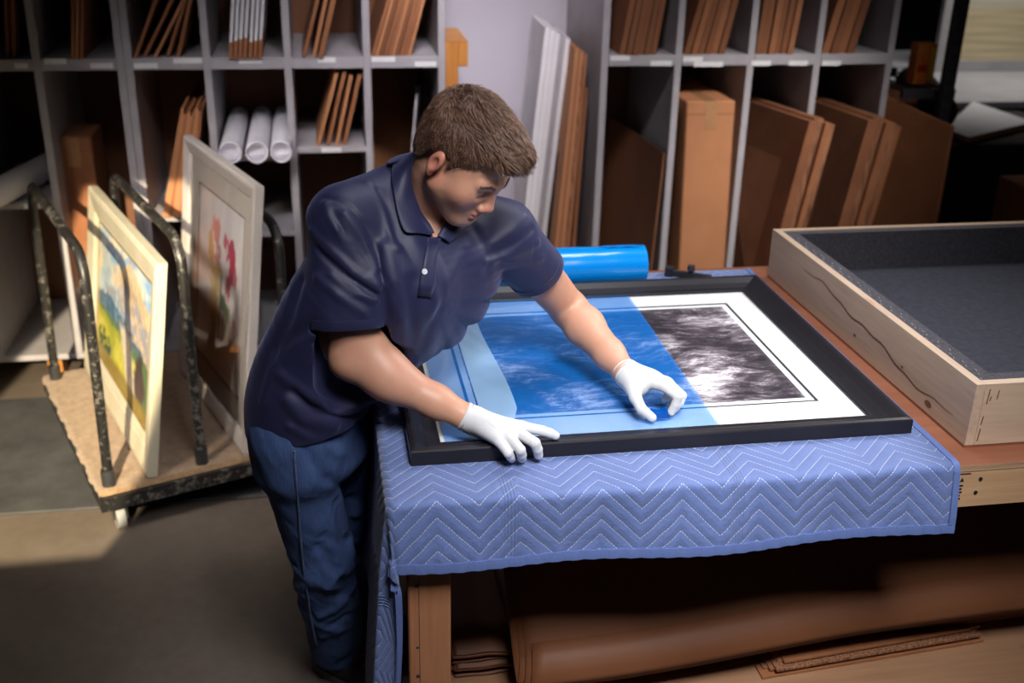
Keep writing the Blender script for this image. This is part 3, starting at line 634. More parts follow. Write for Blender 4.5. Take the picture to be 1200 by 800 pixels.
ns = len(SS); b.add(vs, [(j*ns+i, j*ns+i+1, (j+1)*ns+i+1, (j+1)*ns+i) for j in range(len(QT)-1) for i in range(ns-1)]); b.uv = uv
bl = b.build('moving_blanket', BLANKET, smooth=True, recalc=False, loc=(.7,2.45,ZT)); m = bl.modifiers.new('thick','SOLIDIFY'); m.thickness = .007; m.offset = -1 
tag(bl, 'blue quilted moving blanket with white zigzag stitching, draped over the bench', 'blanket')
# sewn hem binding along the hanging front edge, as a part of the blanket
t = NT('blue_binding'); t.base((.11,.163,.385)); t.set(Roughness=.7); t.bump(t.noise(t.coord((1,1,.15)), 90, 4, .6), .5, .006); BIND = t.m
b = MB(); pts = []
for s_ in SS[8:]:
    L = front_len(s_); ring = []
    p0 = np.array(cloth(s_, -L+.019)); p1 = np.array(cloth(s_, -L-.001)); dn = (p1-p0)/np.linalg.norm(p1-p0)
    tx = np.array(cloth(s_+.004,-L+.01))-np.array(cloth(s_-.004,-L+.01)); nn = np.cross(tx, dn); nn /= np.linalg.norm(nn); nn = -nn if nn[1] > 0 else nn
    pts.append([p0+nn*.0005, p0+nn*.0030, (p0+p1)/2+nn*.0040, p1+nn*.0030+dn*.001, p1-nn*.003+dn*.002, p1-nn*.0105, p0-nn*.0085])
b.loops(pts, closed=True, cap=True); b.build('hem_binding', BIND, bl, smooth=.9)
b = MB(); pts = []
for qn in QT[4:]:
    s_ = bx1-bx0; q_ = qn*front_len(s_) if qn < 0 else qn
    p = np.array(cloth(s_, q_)); out = np.array([0,-1,.0]) if q_ < -.02 else np.array([0,0,1.]); pts.append([p+out*.0022+np.array([-.014,0,0]), p+out*.003, p-out*.0045+np.array([.0025,0,0]), p-out*.0075, p-out*.0075+np.array([-.014,0,0])])
b.loops(pts, closed=True, cap=True); b.build('side_binding', BIND, bl, smooth=.9)

# ---------------------------------------------------------------- the framed photograph on the bench
FX0, FX1, FY0, FY1 = .150, 1.257, 1.985, 2.925; ZB = ZT+.0015
pf = thing('framed_photograph', ((FX0+FX1)/2,(FY0+FY1)/2,ZB), 'large black framed photograph lying face up on the blue blanket, half under blue film', 'picture')
RW = .069
MB().frame(FX0,FX1,FY0,FY1,[(0,ZB),(0,ZB+.030),(.002,ZB+.0335),(.010,ZB+.035),(.016,ZB+.0335),(.034,ZB+.023),(.052,ZB+.016),(.060,ZB+.0145),(.067,ZB+.0145),(RW,ZB+.012),(RW,ZB)]).build('frame', BLACKS, pf)
GX0, GX1, GY0, GY1 = FX0+RW+.0003, FX1-RW-.0003, FY0+RW+.0003, FY1-RW-.0003
ox0, ox1, oy0, oy1 = .298, 1.113, 2.150, 2.778
MATB = mat('white_mat_board', (.66,.66,.64), (.69,.69,.67), 4, .8)
b = MB()
def ring(b, o, i, z):      # flat rectangular ring
    (a0,a1,c0,c1),(e0,e1,g0,g1) = o, i
    return b.add([(a0,c0,z),(a1,c0,z),(a1,c1,z),(a0,c1,z),(e0,g0,z),(e1,g0,z),(e1,g1,z),(e0,g1,z)], [(0,1,5,4),(1,2,6,5),(2,3,7,6),(3,0,4,7)])
o1 = (GX0,GX1,GY0,GY1); i1 = (ox0,ox1,oy0,oy1); sh = lambda r,d: (r[0]+d,r[1]-d,r[2]+d,r[3]-d)
ring(b, o1, i1, ZB+.0066); b.build('mat_board', MATB, pf, recalc=False)
b = MB(); ring(b, i1, sh(i1,.0075), ZB+.0060); ring(b, i1, i1, ZB+.0066); b.build('black_mat_edge', mat('black_core_mat',(.012,.012,.014),None,rough=.7), pf, recalc=False)
i2 = sh(i1,.0075); i3 = sh(i2,.015)
b = MB(); ring(b, i2, i3, ZB+.0058); b.build('print_margin', WHITE, pf, recalc=False)
# the photograph itself: a black and white view of foaming water and rock
t = NT('black_and_white_photograph'); v = t.coord((1,1,1)); 
w1 = t.new('ShaderNodeTexNoise'); w1.inputs['Scale'].default_value = 2.2; w1.inputs['Detail'].default_value = 3; t.link(v, w1.inputs['Vector'])
va = t.new('ShaderNodeVectorMath', operation='MULTIPLY_ADD'); t.link(w1.outputs['Color'], va.inputs[0]); va.inputs[1].default_value = (.24,.24,0); t.link(v, va.inputs[2])
mp = t.new('ShaderNodeMapping'); mp.inputs['Rotation'].default_value = (0,0,math.radians(28)); mp.inputs['Scale'].default_value = (1.1,3.4,1); t.link(va.outputs[0], mp.inputs[0])
n1 = t.noise(mp.outputs[0], 15, 12, .74, .30); n2 = t.noise(mp.outputs[0], 90, 8, .75, .2); big = t.noise(va.outputs[0], 4.5, 3, .5)
k = t.math('ADD', t.math('ADD', t.math('MULTIPLY', n1, .55), t.math('MULTIPLY', n2, .30)), t.math('MULTIPLY', t.math('SUBTRACT', big, .295), .5))
t.base(t.ramp(k, [(.44,(.012,.009,.012)),(.52,(.06,.045,.06)),(.575,(.22,.19,.21)),(.66,(.74,.69,.72))])); t.set(Roughness=.5); PHOTO = t.m
MB().box(i3[0],i3[1],i3[2],i3[3],ZB+.004,ZB+.0057).build('photograph', PHOTO, pf)
MB().add([(GX0,GY0,ZB+.0095),(GX1,GY0,ZB+.0095),(GX1,GY1,ZB+.0095),(GX0,GY1,ZB+.0095)],[(0,1,2,3)]).build('glazing', GLASS, pf)
# protective film being peeled off the glazing
def film(name, trans, diff, fac, ior=1.45):
    t = NT(name); t.n.remove(t.b); tr = t.new('ShaderNodeBsdfTransparent'); tr.inputs[0].default_value = (*trans,1); df = t.new('ShaderNodeBsdfDiffuse'); df.inputs[0].default_value = (*diff,1)
    gl = t.new('ShaderNodeBsdfGlossy'); gl.inputs['Roughness'].default_value = .09; fr = t.new('ShaderNodeFresnel'); fr.inputs[0].default_value = ior
    v = t.coord(); nb = t.noise(v, 9, 3, .5, .3); bp = t.new('ShaderNodeBump'); bp.inputs['Strength'].default_value = .12; bp.inputs['Distance'].default_value = .006; t.link(nb, bp.inputs['Height']); t.link(bp.outputs[0], gl.inputs['Normal'])
    m1 = t.new('ShaderNodeMixShader'); m1.inputs[0].default_value = fac; t.link(tr.outputs[0], m1.inputs[1]); t.link(df.outputs[0], m1.inputs[2])
    m2 = t.new('ShaderNodeMixShader'); t.link(fr.outputs[0], m2.inputs[0]); t.link(m1.outputs[0], m2.inputs[1]); t.link(gl.outputs[0], m2.inputs[2]); t.link(m2.outputs[0], t.out.inputs[0]); return t.m
FILM = film('blue_masking_film', (.90,.98,1.0), (.0,.28,1.0), .33)
FILM_GLARE = film('blue_masking_film_glare', (.90,.98,1.0), (.44,.70,.98), .50)  # milky colour paints the pale glare on the lifted film
PX, PY = .712, 2.098              # where the fingers lift it
def filmz(x, y):
    d = math.hypot((x-PX)/.020, (y-PY)/.030); h = .004*math.exp(-d*d)
    d2 = math.hypot((x-PX-.02)/.05,(y-PY)/.04); h += .004*math.exp(-d2*d2)
    return ZB+.0104+h+.0004*math.sin(x*31+2*math.sin(y*17))
fm = thing('masking_film', (.53,2.45,ZB+.0104), 'sheet of translucent blue protective film half peeled across the framed photograph', 'film')
fx0, fx1 = GX0+.010, .842
SX = np.concatenate([np.linspace(fx0,PX-.05,46)[:-1], np.linspace(PX-.05,PX+.05,40)[:-1], np.linspace(PX+.05,fx1,16)])
SYY = np.concatenate([np.linspace(GY0+.001,PY-.06,2)[:-1] if GY0+.001 < PY-.06 else [], np.linspace(max(GY0+.001,PY-.06),PY+.07,40)[:-1], np.linspace(PY+.07,GY1-.001,60)])
b = MB(); n_ = len(SX); b.add([(x+(.012*(y-2.4) if abs(x-fx1)<1e-6 else 0), y, filmz(x,y)) for y in SYY for x in SX], [(j*n_+i,j*n_+i+1,(j+1)*n_+i+1,(j+1)*n_+i) for j in range(len(SYY)-1) for i in range(n_-1)])
b.build('clinging_sheet', FILM, fm, smooth=True, recalc=False)
def glare_strip(u, v):
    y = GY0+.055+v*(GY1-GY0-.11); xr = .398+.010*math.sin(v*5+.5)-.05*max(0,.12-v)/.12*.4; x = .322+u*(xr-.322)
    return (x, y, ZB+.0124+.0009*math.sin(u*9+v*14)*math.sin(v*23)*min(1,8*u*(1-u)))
b = MB(); b.grid(glare_strip, 20, 60); b.build('lifted_film_glare', FILM_GLARE, fm, smooth=True, recalc=False)
# the corner pinched up between finger and thumb
FILMC = film('blue_masking_film_curl', (.10,.42,.85), (.0,.10,.50), .55)  # darker than the sheet: shade on the curl's underside put into the colour
def curl(u, v):
    a = v*2.1; r = .021; w = (1-.45*v)
    return (PX-.005+(u-.5)*.066*w, PY+.006-r*math.sin(a)*.9+.010*(u-.5)**2*4*v, ZB+.0105+r*(1-math.cos(a))*1.0)
b = MB(); b.grid(curl, 14, 16); b.build('peeled_corner', FILMC, fm, smooth=True, recalc=False)

# ---------------------------------------------------------------- film roll, tool and crate
rl = thing('film_roll', (.63,3.0,ZT), 'big roll of bright blue protective film lying behind the black frame', 'film roll')
t = NT('blue_film_on_roll'); t.base((.0,.27,.80)); t.set(Roughness=.2); t.b.inputs['Coat Weight'].default_value = .6; v = t.coord((.5,1,1)); t.bump(t.noise(v, 26, 4, .6, .6), .22, .006); ROLLM = t.m
cy_, cz_, rr_ = 2.992, ZT+.0585, .0565
def rollp(u, v): a = v*2*PI; r = rr_*(1+.008*math.sin(3*a+u*9)+.006*math.sin(u*31)); return (.34+u*.585, cy_+r*math.cos(a), cz_+r*math.sin(a))
b = MB(); b.grid(rollp, 60, 40); b.build('film_winding', ROLLM, rl, smooth=True)
b = MB()
for x in (.341,.924):
    rg = [[(x, cy_+r*math.cos(2*PI*k/40), cz_+r*math.sin(2*PI*k/40)) for k in range(40)] for r in (rr_*.985,.034)]; b.loops(rg)
b.build('end_face', ROLLM, rl)
b = MB(); b.loops([[(x, cy_+r*math.cos(2*PI*k/30), cz_+r*math.sin(2*PI*k/30)) for k in range(30)] for x,r in ((.342,.034),(.332,.033),(.332,.028),(.6,.028),(.932,.028),(.932,.033),(.923,.034))]); b.build('core_tube', CARDL, rl, smooth=.6)
b = MB().grid(lambda u,v: (.80+.10*u+.01*math.sin(v*9), cy_+(rr_+.002)*math.cos(1.3+v*.5), cz_+(rr_+.0015+.008*max(0,v-.6)*abs(math.sin(u*7)))*math.sin(1.3+v*.5)), 20, 12); b.build('loose_film_tail', ROLLM, rl, smooth=True, recalc=False)
hc = thing('bar_clamp', (1.06,3.0,ZT), 'small black bar clamp lying on the blanket behind the frame, right of the roll', 'tool')
b = MB(); A = np.array([1.015,3.045,ZT+.012]); Bp = np.array([1.135,2.975,ZT+.012]); dvec = Bp-A; per = np.array([.5,.86,0])*.018
b.obox(A-per/2-Zv*.008, dvec, per, Zv*.014); b.build('bar', BLACKM, hc)
MB().obox(A-per*.9-Zv*.009, dvec*.16, per*1.8, Zv*.024).build('jaw', BLACKM, hc)
c_ = A+dvec*.55+Zv*.014; MB().tube([c_-Zv*.006, c_+Zv*.002, c_+Zv*.016], [.006,.012,.011], 14).build('knob', STEEL, hc, smooth=.6)
# crate: rotated slightly, splayed
cr = thing('crate', (1.95,2.45,.899), 'open shallow pine crate lined with dark grey felt, standing on the bench at the right', 'crate')
CZ0, CZ1 = .8995, 1.052
ang = math.radians(-.9); C0 = np.array([1.352,1.925]); ex = np.array([math.cos(0),math.sin(0)]); ey = np.array([math.sin(ang),math.cos(ang)])
def cp(a, b_, z): q = C0+np.array([1.0,-.004])*a+ey*b_; return (q[0], q[1], z)
def board(a0,a1,b0,b1,z0,z1,sl=0):
    return MB().hexa([cp(a0,b0,z0),cp(a1,b0,z0),cp(a1,b1,z0),cp(a0,b1,z0)],[cp(a0-sl,b0,z1),cp(a1-sl,b0,z1),cp(a1-sl,b1,z1),cp(a0-sl,b1,z1)])
W_, D_ = 1.15, 1.10
sbd = board(0,.021,.0005,D_,CZ0+.006,CZ1).build('side_board', PINE, cr)
board(W_-.021,W_,.0005,D_,CZ0+.006,CZ1).build('side_board', PINE, cr)
fb = board(.0215,W_-.0215,0,.021,CZ0+.006,CZ1).build('front_board', PINEX, cr)
board(.0215,W_-.0215,D_-.021,D_,CZ0+.006,CZ1).build('back_board', PINEX, cr)
board(-.0,W_,.002,D_,CZ0,CZ0+.0058).build('bottom_panel', PLY, cr)
b = MB()
for a,z0,z1 in ((.030,1.005,1.04),(.036,1.012,1.022),(.052,1.015,1.036),(.027,.955,.975),(.026,.915,.945)):
    b.v += []; b.hexa([cp(a,-.0006,z0),cp(a+.0022,-.0006,z0),cp(a+.0022,.0004,z0),cp(a,.0004,z0)],[cp(a+.002,-.0006,z1),cp(a+.0042,-.0006,z1),cp(a+.0042,.0004,z1),cp(a+.002,.0004,z1)])
b.build('joint_crack', mat('dark_crack',(.10,.045,.025),None,rough=.8), fb)
t = NT('dark_grey_felt'); v = t.coord(); f = t.noise(v, 130, 5, .75); big = t.noise(v, 4, 3)
col = t.ramp(f, [(.30,(.032,.029,.035)),(.62,(.080,.074,.088)),(.78,(.17,.16,.175))]); col = t.mix(.3, col, t.ramp(big, [(.3,(.6,.6,.65)),(.7,(1.1,1.1,1.1))]), 'MULTIPLY'); t.base(col); t.set(Roughness=.9); t.bump(f, .8, .005); FELT = t.m
board(.0215,.066,.0215,D_-.0215,CZ0+.0062,CZ1-.004).build('side_padding', FELT, cr)
board(.0665,W_-.0225,.0215,.060,CZ0+.0062,CZ1-.004).build('front_padding', FELT, cr)
board(.0665,W_-.0225,D_-.045,D_-.0215,CZ0+.0062,CZ1-.004).build('back_padding', FELT, cr)
board(.0665,W_-.0225,.0605,D_-.0455,CZ0+.0062,CZ0+.030).build('floor_padding', mat('blue_grey_felt',(.020,.0205,.034),(.034,.034,.050),60,.9,bump=.5,bscale=200), cr)
KNOTM = mat('reddish_knot',(.24,.10,.05),(.16,.06,.03),40,.7)
b = MB(); ks = 40
for k in range(ks):
    q = k/ks; y0_, y1_ = .06+q*.80, .06+(k+1)/ks*.80; zf = lambda y: CZ0+.045+.062*ss(np.array([y]),.10,.80)[0]+.006*math.sin(y*19)+.003*math.sin(y*53)
    sl = lambda y: -.0006
    p0, p1 = np.array(cp(sl(0),y0_,zf(y0_))), np.array(cp(sl(0),y1_,zf(y1_))); hw = .0022*math.sin(PI*(q*.96+.02))+.0004
    b.add([p0-Zv*hw, p1-Zv*hw, p1+Zv*hw, p0+Zv*hw],[(0,1,2,3)])
b.build('wood_crack', mat('dark_wood_crack',(.16,.06,.03),None,rough=.8), sbd); 
for y_,z_,r_ in ((.29,.062,.004),(.53,.044,.005),(.16,.028,.010)): 
    b = MB(); cc = np.array(cp(-.0005,y_,CZ0+z_)); b.add([cc+np.array([0,math.cos(a)*r_*1.5,math.sin(a)*r_*.8]) for a in np.linspace(0,2*PI,13)[:-1]],[tuple(range(12))]); b.build('knot', KNOTM, sbd)
b = MB()
for k in range(46):
    y = .03+k*.0222; a = .030+.02*((k*7)%5)/5; p = np.array(cp(a, y, CZ1-.0035)); b.tube([p, p+np.array([.004*math.sin(k*3),.007,.0012])], .0007, 5)
b.build('loose_thread', mat('pale_lint',(.32,.31,.33),None,rough=.9), cr)
# ---------------------------------------------------------------- the man: implicit surfaces meshed by surface nets
f32 = np.float32
def nz(v): v = np.array(v, float); return v/np.linalg.norm(v)
class Field:
    def __init__(s, lo, hi, h):
        s.lo = np.array(lo, float); s.h = h; s.n = np.ceil((np.array(hi)-s.lo)/h).astype(int)+1; s.F = np.full(s.n, 1.0, f32)
    def sub(s, lo, hi):
        i0 = np.clip(np.floor((np.array(lo)-s.lo)/s.h).astype(int), 0, s.n); i1 = np.clip(np.ceil((np.array(hi)-s.lo)/s.h).astype(int)+1, 0, s.n)
        if (i1 <= i0).any(): return None, None
        ax = [ (s.lo[k]+np.arange(i0[k],i1[k])*s.h).astype(f32) for k in range(3)]
        X, Y, Z = np.meshgrid(*ax, indexing='ij', sparse=True)
        return tuple(slice(a,b) for a,b in zip(i0,i1)), (X,Y,Z)
    def apply(s, lo, hi, fn, k=.01, op='u', m=None):
        m = (k+3*s.h) if m is None else m
        sl, P = s.sub(np.array(lo)-m, np.array(hi)+m)
        if sl is None: return s
        d = fn(*P); A = s.F[sl]
        if op == 'u':
            hh = np.maximum(k-np.abs(A-d),0)/k if k > 0 else 0; s.F[sl] = np.minimum(A,d)-hh*hh*k*.25
        elif op == 's':
            d = -d; hh = np.maximum(k-np.abs(A-d),0)/k if k > 0 else 0; s.F[sl] = np.maximum(A,d)+hh*hh*k*.25
        elif op == 'i':
            hh = np.maximum(k-np.abs(A-d),0)/k if k > 0 else 0; s.F[sl] = np.maximum(A,d)+hh*hh*k*.25
        elif op == 'add': s.F[sl] = A+d
        return s
    def rc(s, a, b, ra, rb, k=.01, op='u', m=None):
        a = np.array(a,float); b = np.array(b,float); r = max(ra,rb)
        return s.apply(np.minimum(a,b)-r, np.maximum(a,b)+r, cone(a,b,ra,rb), k, op, m)
    def chain(s, pts, rs, k=.01, op='u'):
        for i in range(len(pts)-1): s.rc(pts[i],pts[i+1],rs[i],rs[i+1],k if i == 0 else min(k,.008),op)
        return s
    def ell(s, c, r, ax=None, k=.01, op='u'):
        c = np.array(c,float); ax = np.eye(3) if ax is None else np.array(ax); R = np.abs(ax.T)@np.array(r)
        def fn(X,Y,Z):
            q = [(X-c[0])*ax[i][0]+(Y-c[1])*ax[i][1]+(Z-c[2])*ax[i][2] for i in range(3)]
            k0 = np.sqrt(sum((q[i]/r[i])**2 for i in range(3))); k1 = np.sqrt(sum((q[i]/r[i]**2)**2 for i in range(3)))+1e-9
            return (k0*(k0-1)/k1).astype(f32)
        return s.apply(c-R, c+R, fn, k, op)
    def groove(s, pts, amp, w):
        """raise (amp > 0 sinks) the surface along a polyline"""
        pts = [np.array(p) for p in pts]
        lo = np.min(pts,0)-2.5*w; hi = np.max(pts,0)+2.5*w
        def fn(X,Y,Z):
            D = None
            for i in range(len(pts)-1):
                e = cone(pts[i],pts[i+1],0,0)(X,Y,Z); D = e if D is None else np.minimum(D,e)
            return (amp*np.exp(-(D/w)**2)).astype(f32)
        return s.apply(lo, hi, fn, op='add', m=0)
    def sample(s, P):
        q = (np.asarray(P)-s.lo)/s.h; i = np.clip(np.floor(q).astype(int),0,s.n-2); t = q-i; r = 0
        for a in (0,1):
            for b in (0,1):
                for c in (0,1):
                    w = (t[:,0] if a else 1-t[:,0])*(t[:,1] if b else 1-t[:,1])*(t[:,2] if c else 1-t[:,2])
                    r = r+w*s.F[i[:,0]+a,i[:,1]+b,i[:,2]+c]
        return r
    def grad(s, P):
        P = np.asarray(P,float); e = s.h; g = np.stack([s.sample(P+np.eye(3)[k]*e)-s.sample(P-np.eye(3)[k]*e) for k in range(3)],1)
        return g/(np.linalg.norm(g,axis=1,keepdims=True)+1e-9)
    def hit(s, px, py):
        c = np.array([px-600,py-400,1295.82])/1295.82; M = np.array(CAMX)
        r = c[0]*M[0]+c[1]*M[1]+c[2]*M[2]; o = np.array([0,0,2.05]); t = np.arange(1.2,3.4,.002)
        P = o+t[:,None]*r; ins = ((P > s.lo) & (P < s.lo+(s.n-1)*s.h)).all(1); d = np.where(ins, s.sample(P), 1)
        j = np.nonzero(d < 0)[0]
        return P[j[0]] if len(j) else None
    def line(s, pts): return [p for p in (s.hit(*q) for q in pts) if p is not None]
    def mesh(s, smooth=1):
        F = s.F; S = F < 0; n = s.n
        c = np.zeros(n-1, np.int8)
        for a in (0,1):
            for b in (0,1):
                for d in (0,1): c += S[a:n[0]-1+a, b:n[1]-1+b, d:n[2]-1+d]
        idx = np.argwhere((c > 0) & (c < 8)); del c
        id_ = np.full(n-1, -1, np.int32); id_[tuple(idx.T)] = np.arange(len(idx))
        V = np.zeros((len(idx),3)); W = np.zeros(len(idx)); co = [(a,b,d) for a in (0,1) for b in (0,1) for d in (0,1)]
        val = {q: F[idx[:,0]+q[0], idx[:,1]+q[1], idx[:,2]+q[2]].astype(float) for q in co}
        for q in co:
            for k in range(3):
                if q[k] == 0:
                    r = list(q); r[k] = 1; r = tuple(r); x, y = val[q], val[r]; m = (x < 0) != (y < 0)
                    t = np.where(m, x/(x-y+1e-12), 0); p = np.array(q,float)[None]+np.zeros((len(idx),3)); p[:,k] += t
                    V[m] += p[m]; W[m] += 1
        V = s.lo+(idx+V/W[:,None])*s.h
        fs = []
        for k in range(3):
            o = [(k+1)%3,(k+2)%3]
            a = [slice(None)]*3; b = [slice(None)]*3; a[k] = slice(0,n[k]-1); b[k] = slice(1,n[k])
            for q in o: a[q] = slice(1,n[q]-1); b[q] = slice(1,n[q]-1)
            A, B = S[tuple(a)], S[tuple(b)]
            e = np.argwhere(A != B); sg = A[tuple(e.T)]
            for q in o: e[:,q] += 1
            def at_(da, db):
                r = e.copy(); r[:,o[0]] += da; r[:,o[1]] += db; return id_[tuple(r.T)]
            q4 = np.stack([at_(-1,-1),at_(0,-1),at_(0,0),at_(-1,0)],1); q4[~sg] = q4[~sg][:,::-1]; fs.append(q4)
        fs = np.concatenate(fs); fs = fs[(fs >= 0).all(1)]
        E = np.concatenate([fs[:,[0,1]],fs[:,[1,2]],fs[:,[2,3]],fs[:,[3,0]]]); E = np.concatenate([E,E[:,::-1]])
        cnt = np.bincount(E[:,0],minlength=len(V))[:,None].clip(1)
        for it in range(smooth):
            for lam in (.5,-.52):
                A_ = np.stack([np.bincount(E[:,0],weights=V[E[:,1],k],minlength=len(V)) for k in range(3)],1)/cnt; V = V+lam*(A_-V)
        return V, fs
def cone(a, b, ra, rb):
    a = np.array(a,float); b = np.array(b,float); ba = b-a; L2 = ba@ba+1e-12
    def fn(X,Y,Z):
        px, py, pz = X-a[0], Y-a[1], Z-a[2]
        t = np.clip((px*ba[0]+py*ba[1]+pz*ba[2])/L2, 0, 1)
        return (np.sqrt((px-ba[0]*t)**2+(py-ba[1]*t)**2+(pz-ba[2]*t)**2)-(ra+(rb-ra)*t)).astype(f32)
    return fn
def loft(secs, n=5, pw=2.0):
    """secs: (centre, left axis, forward axis, half width, half depth); smooth spine"""
    C = np.array([q[0] for q in secs]); Lx = np.array([q[1] for q in secs]); Fx = np.array([q[2] for q in secs]); A = np.array([q[3] for q in secs]); B = np.array([q[4] for q in secs])
    m = len(secs); T = np.linspace(0,m-1,(m-1)*n+1)
    def cat(Q):
        Q = np.asarray(Q,float); i = np.clip(np.floor(T).astype(int),0,m-2); t = T-i; g = lambda k: Q[np.clip(i+k,0,m-1)]
        sh = (-1,)+(1,)*(Q.ndim-1); t = t.reshape(sh)
        return .5*((2*g(0))+(-g(-1)+g(1))*t+(2*g(-1)-5*g(0)+4*g(1)-g(2))*t*t+(-g(-1)+3*g(0)-3*g(1)+g(2))*t**3)
    C, Lx, Fx, A, B = map(cat,(C,Lx,Fx,A,B)); Lx /= np.linalg.norm(Lx,axis=1)[:,None]; Fx /= np.linalg.norm(Fx,axis=1)[:,None]
    R = max(A.max(),B.max()); lo, hi = C.min(0)-R, C.max(0)+R
    def fn(X,Y,Z):
        D = None
        for i in range(len(C)-1):
            ba = C[i+1]-C[i]; L2 = ba@ba; px, py, pz = X-C[i][0], Y-C[i][1], Z-C[i][2]
            tt = (px*ba[0]+py*ba[1]+pz*ba[2])/L2; t = np.clip(tt,0,1)
            l_ = (Lx[i]+Lx[i+1])/2; ub = ba/math.sqrt(L2); l_ = l_-ub*(l_@ub); l_ /= np.linalg.norm(l_); f_ = np.cross(ub,l_); qx, qy, qz = px-ba[0]*t, py-ba[1]*t, pz-ba[2]*t
            a = A[i]+(A[i+1]-A[i])*t; b = B[i]+(B[i+1]-B[i])*t
            xl = np.abs(qx*l_[0]+qy*l_[1]+qz*l_[2])/a; xf = np.abs(qx*f_[0]+qy*f_[1]+qz*f_[2])/b; xt = (tt-t)*math.sqrt(L2)/(.6*np.minimum(a,b))
            d = (((xl**pw+xf**pw)**(2/pw)+xt*xt)**.5-1)*np.minimum(a,b); D = d if D is None else np.minimum(D,d)
        return D.astype(f32)
    return lo, hi, fn
def mesh_obj(name, V, fs, m, parent, col=None, uv=None):
    b = MB(); L = np.array(parent['_loc']) if parent is not None else np.zeros(3)
    me = bpy.data.meshes.new(name); me.vertices.add(len(V)); me.vertices.foreach_set('co',(V-L).ravel().astype(f32))
    me.loops.add(fs.size); me.loops.foreach_set('vertex_index', fs.ravel().astype(np.int32)); me.polygons.add(len(fs))
    me.polygons.foreach_set('loop_start', np.arange(0,fs.size,fs.shape[1],dtype=np.int32)); me.update(calc_edges=True); me.validate()
    me.polygons.foreach_set('use_smooth', np.ones(len(me.polygons),bool)); me.materials.append(m)
    if col is not None:
        ca = me.color_attributes.new('Col','FLOAT_COLOR','POINT'); c = np.ones((len(V),4)); c[:,:3] = col; ca.data.foreach_set('color', c.ravel())
    o = bpy.data.objects.new(name, me); COL.objects.link(o)
    if parent is not None: o.parent = parent
    o['_loc'] = tuple(L); return o

# ---- skeleton (metres), read off the photograph and checked for limb lengths
PEL = np.array([-.050,2.30,.89]); HL = nz((.5,.85,0)); HF = nz((.85,-.5,-.05))
SR = np.array([.036,2.205,1.362]); SL = np.array([.396,2.340,1.290]); MS = (SR+SL)/2; TL = nz(SL-SR)
TU = nz((.46,-.02,.86)); TF = nz(np.cross(TL,TU)); TU = nz(np.cross(TF,TL))
ER = np.array([.040,2.140,1.090]); WR = np.array([.279,2.066,.972]); EL = np.array([.578,2.447,1.054]); WL = np.array([.660,2.206,.990])
HC = np.array([0.2821, 2.205, 1.4983])
HLf, HFw, HUp = (np.array(q) for q in ([0.6559, 0.7536, -0.0428], [0.5556, -0.5204, -0.6484], [0.511, -0.4015, 0.7601]))      # head axes: left, forward, up
hd = lambda l,f,u: HC+HLf*l+HFw*f+HUp*u
HAX = np.array([HLf,HFw,HUp])
KR, AR = np.array([-.048,2.30,.50]), np.array([-.020,2.46,.10]); HR = PEL-HL*.092+np.array([0,0,-.03])
KL_, AL = np.array([.015,2.50,.49]), np.array([.035,2.66,.10]); HL_ = PEL+HL*.092+np.array([0,0,-.03])

HANDS = {
 'R': dict(w=WR, e=ER, f=[[(.384,2.012,.972),(.424,1.996,.969),(.4525,1.992,.9575)], [(.370,1.990,.973),(.401,1.951,.966),(.411,1.9595,.932)], [(.351,1.977,.970),(.369,1.940,.958),(.3765,1.9595,.9265)], [(.330,1.974,.964),(.345,1.944,.950),(.3555,1.9605,.9265)]],
           t=[(.305,2.062,.960),(.345,2.066,.948),(.375,2.060,.938),(.398,2.052,.9345)], up=(0,-.2,1)),
 'L': dict(w=WL, e=EL, f=[[(.727,2.128,.990),(.752,2.104,.974),(.7395,2.1035,.9375)], [(.741,2.148,.987),(.768,2.124,.966),(.752,2.118,.938)], [(.745,2.170,.979),(.768,2.150,.955),(.751,2.141,.938)], [(.739,2.190,.970),(.757,2.177,.948),(.743,2.167,.938)]],
           t=[(.672,2.168,.980),(.661,2.124,.968),(.668,2.096,.953),(.6905,2.0855,.9355)], up=(.3,0,1)) }
def hand(Fd, H, g=0.0):
    w = np.array(H['w']); k = .012
    rf = [(.0115,.0100,.0088),(.0118,.0102,.0090),(.0115,.0098,.0088),(.0105,.0088,.0078)]
    for pts, r in zip(H['f'], rf):
        m, p, t = map(np.array, pts); d = p+(t-p)*.52+nz(p-(m+t)/2)*.003
        Fd.rc(w+(m-w)*.12, m, .0185+g, r[0]+.001+g, .014)
    for pts, r in zip(H['f'], rf):
        m, p, t = map(np.array, pts); d = p+(t-p)*.52+nz(p-(m+t)/2)*.003
        Fd.rc(m,p,r[0]+g,r[1]+g,.004); Fd.rc(p,d,r[1]+g,r[2]+.0004+g,.002); Fd.rc(d,t,r[2]+.0004+g,r[2]-.0006+g,.002)
    t = [np.array(q) for q in H['t']]
    Fd.rc(w+(t[0]-w)*.4,t[1],.018+g,.0135+g,.014); Fd.rc(t[1],t[2],.0125+g,.0108+g,.004); Fd.rc(t[2],t[3],.0108+g,.0090+g,.003)
    mm = np.mean([q[0] for q in H['f']],0); Fd.rc(w, w+(mm-w)*.6, .024+g, .021+g, .016)

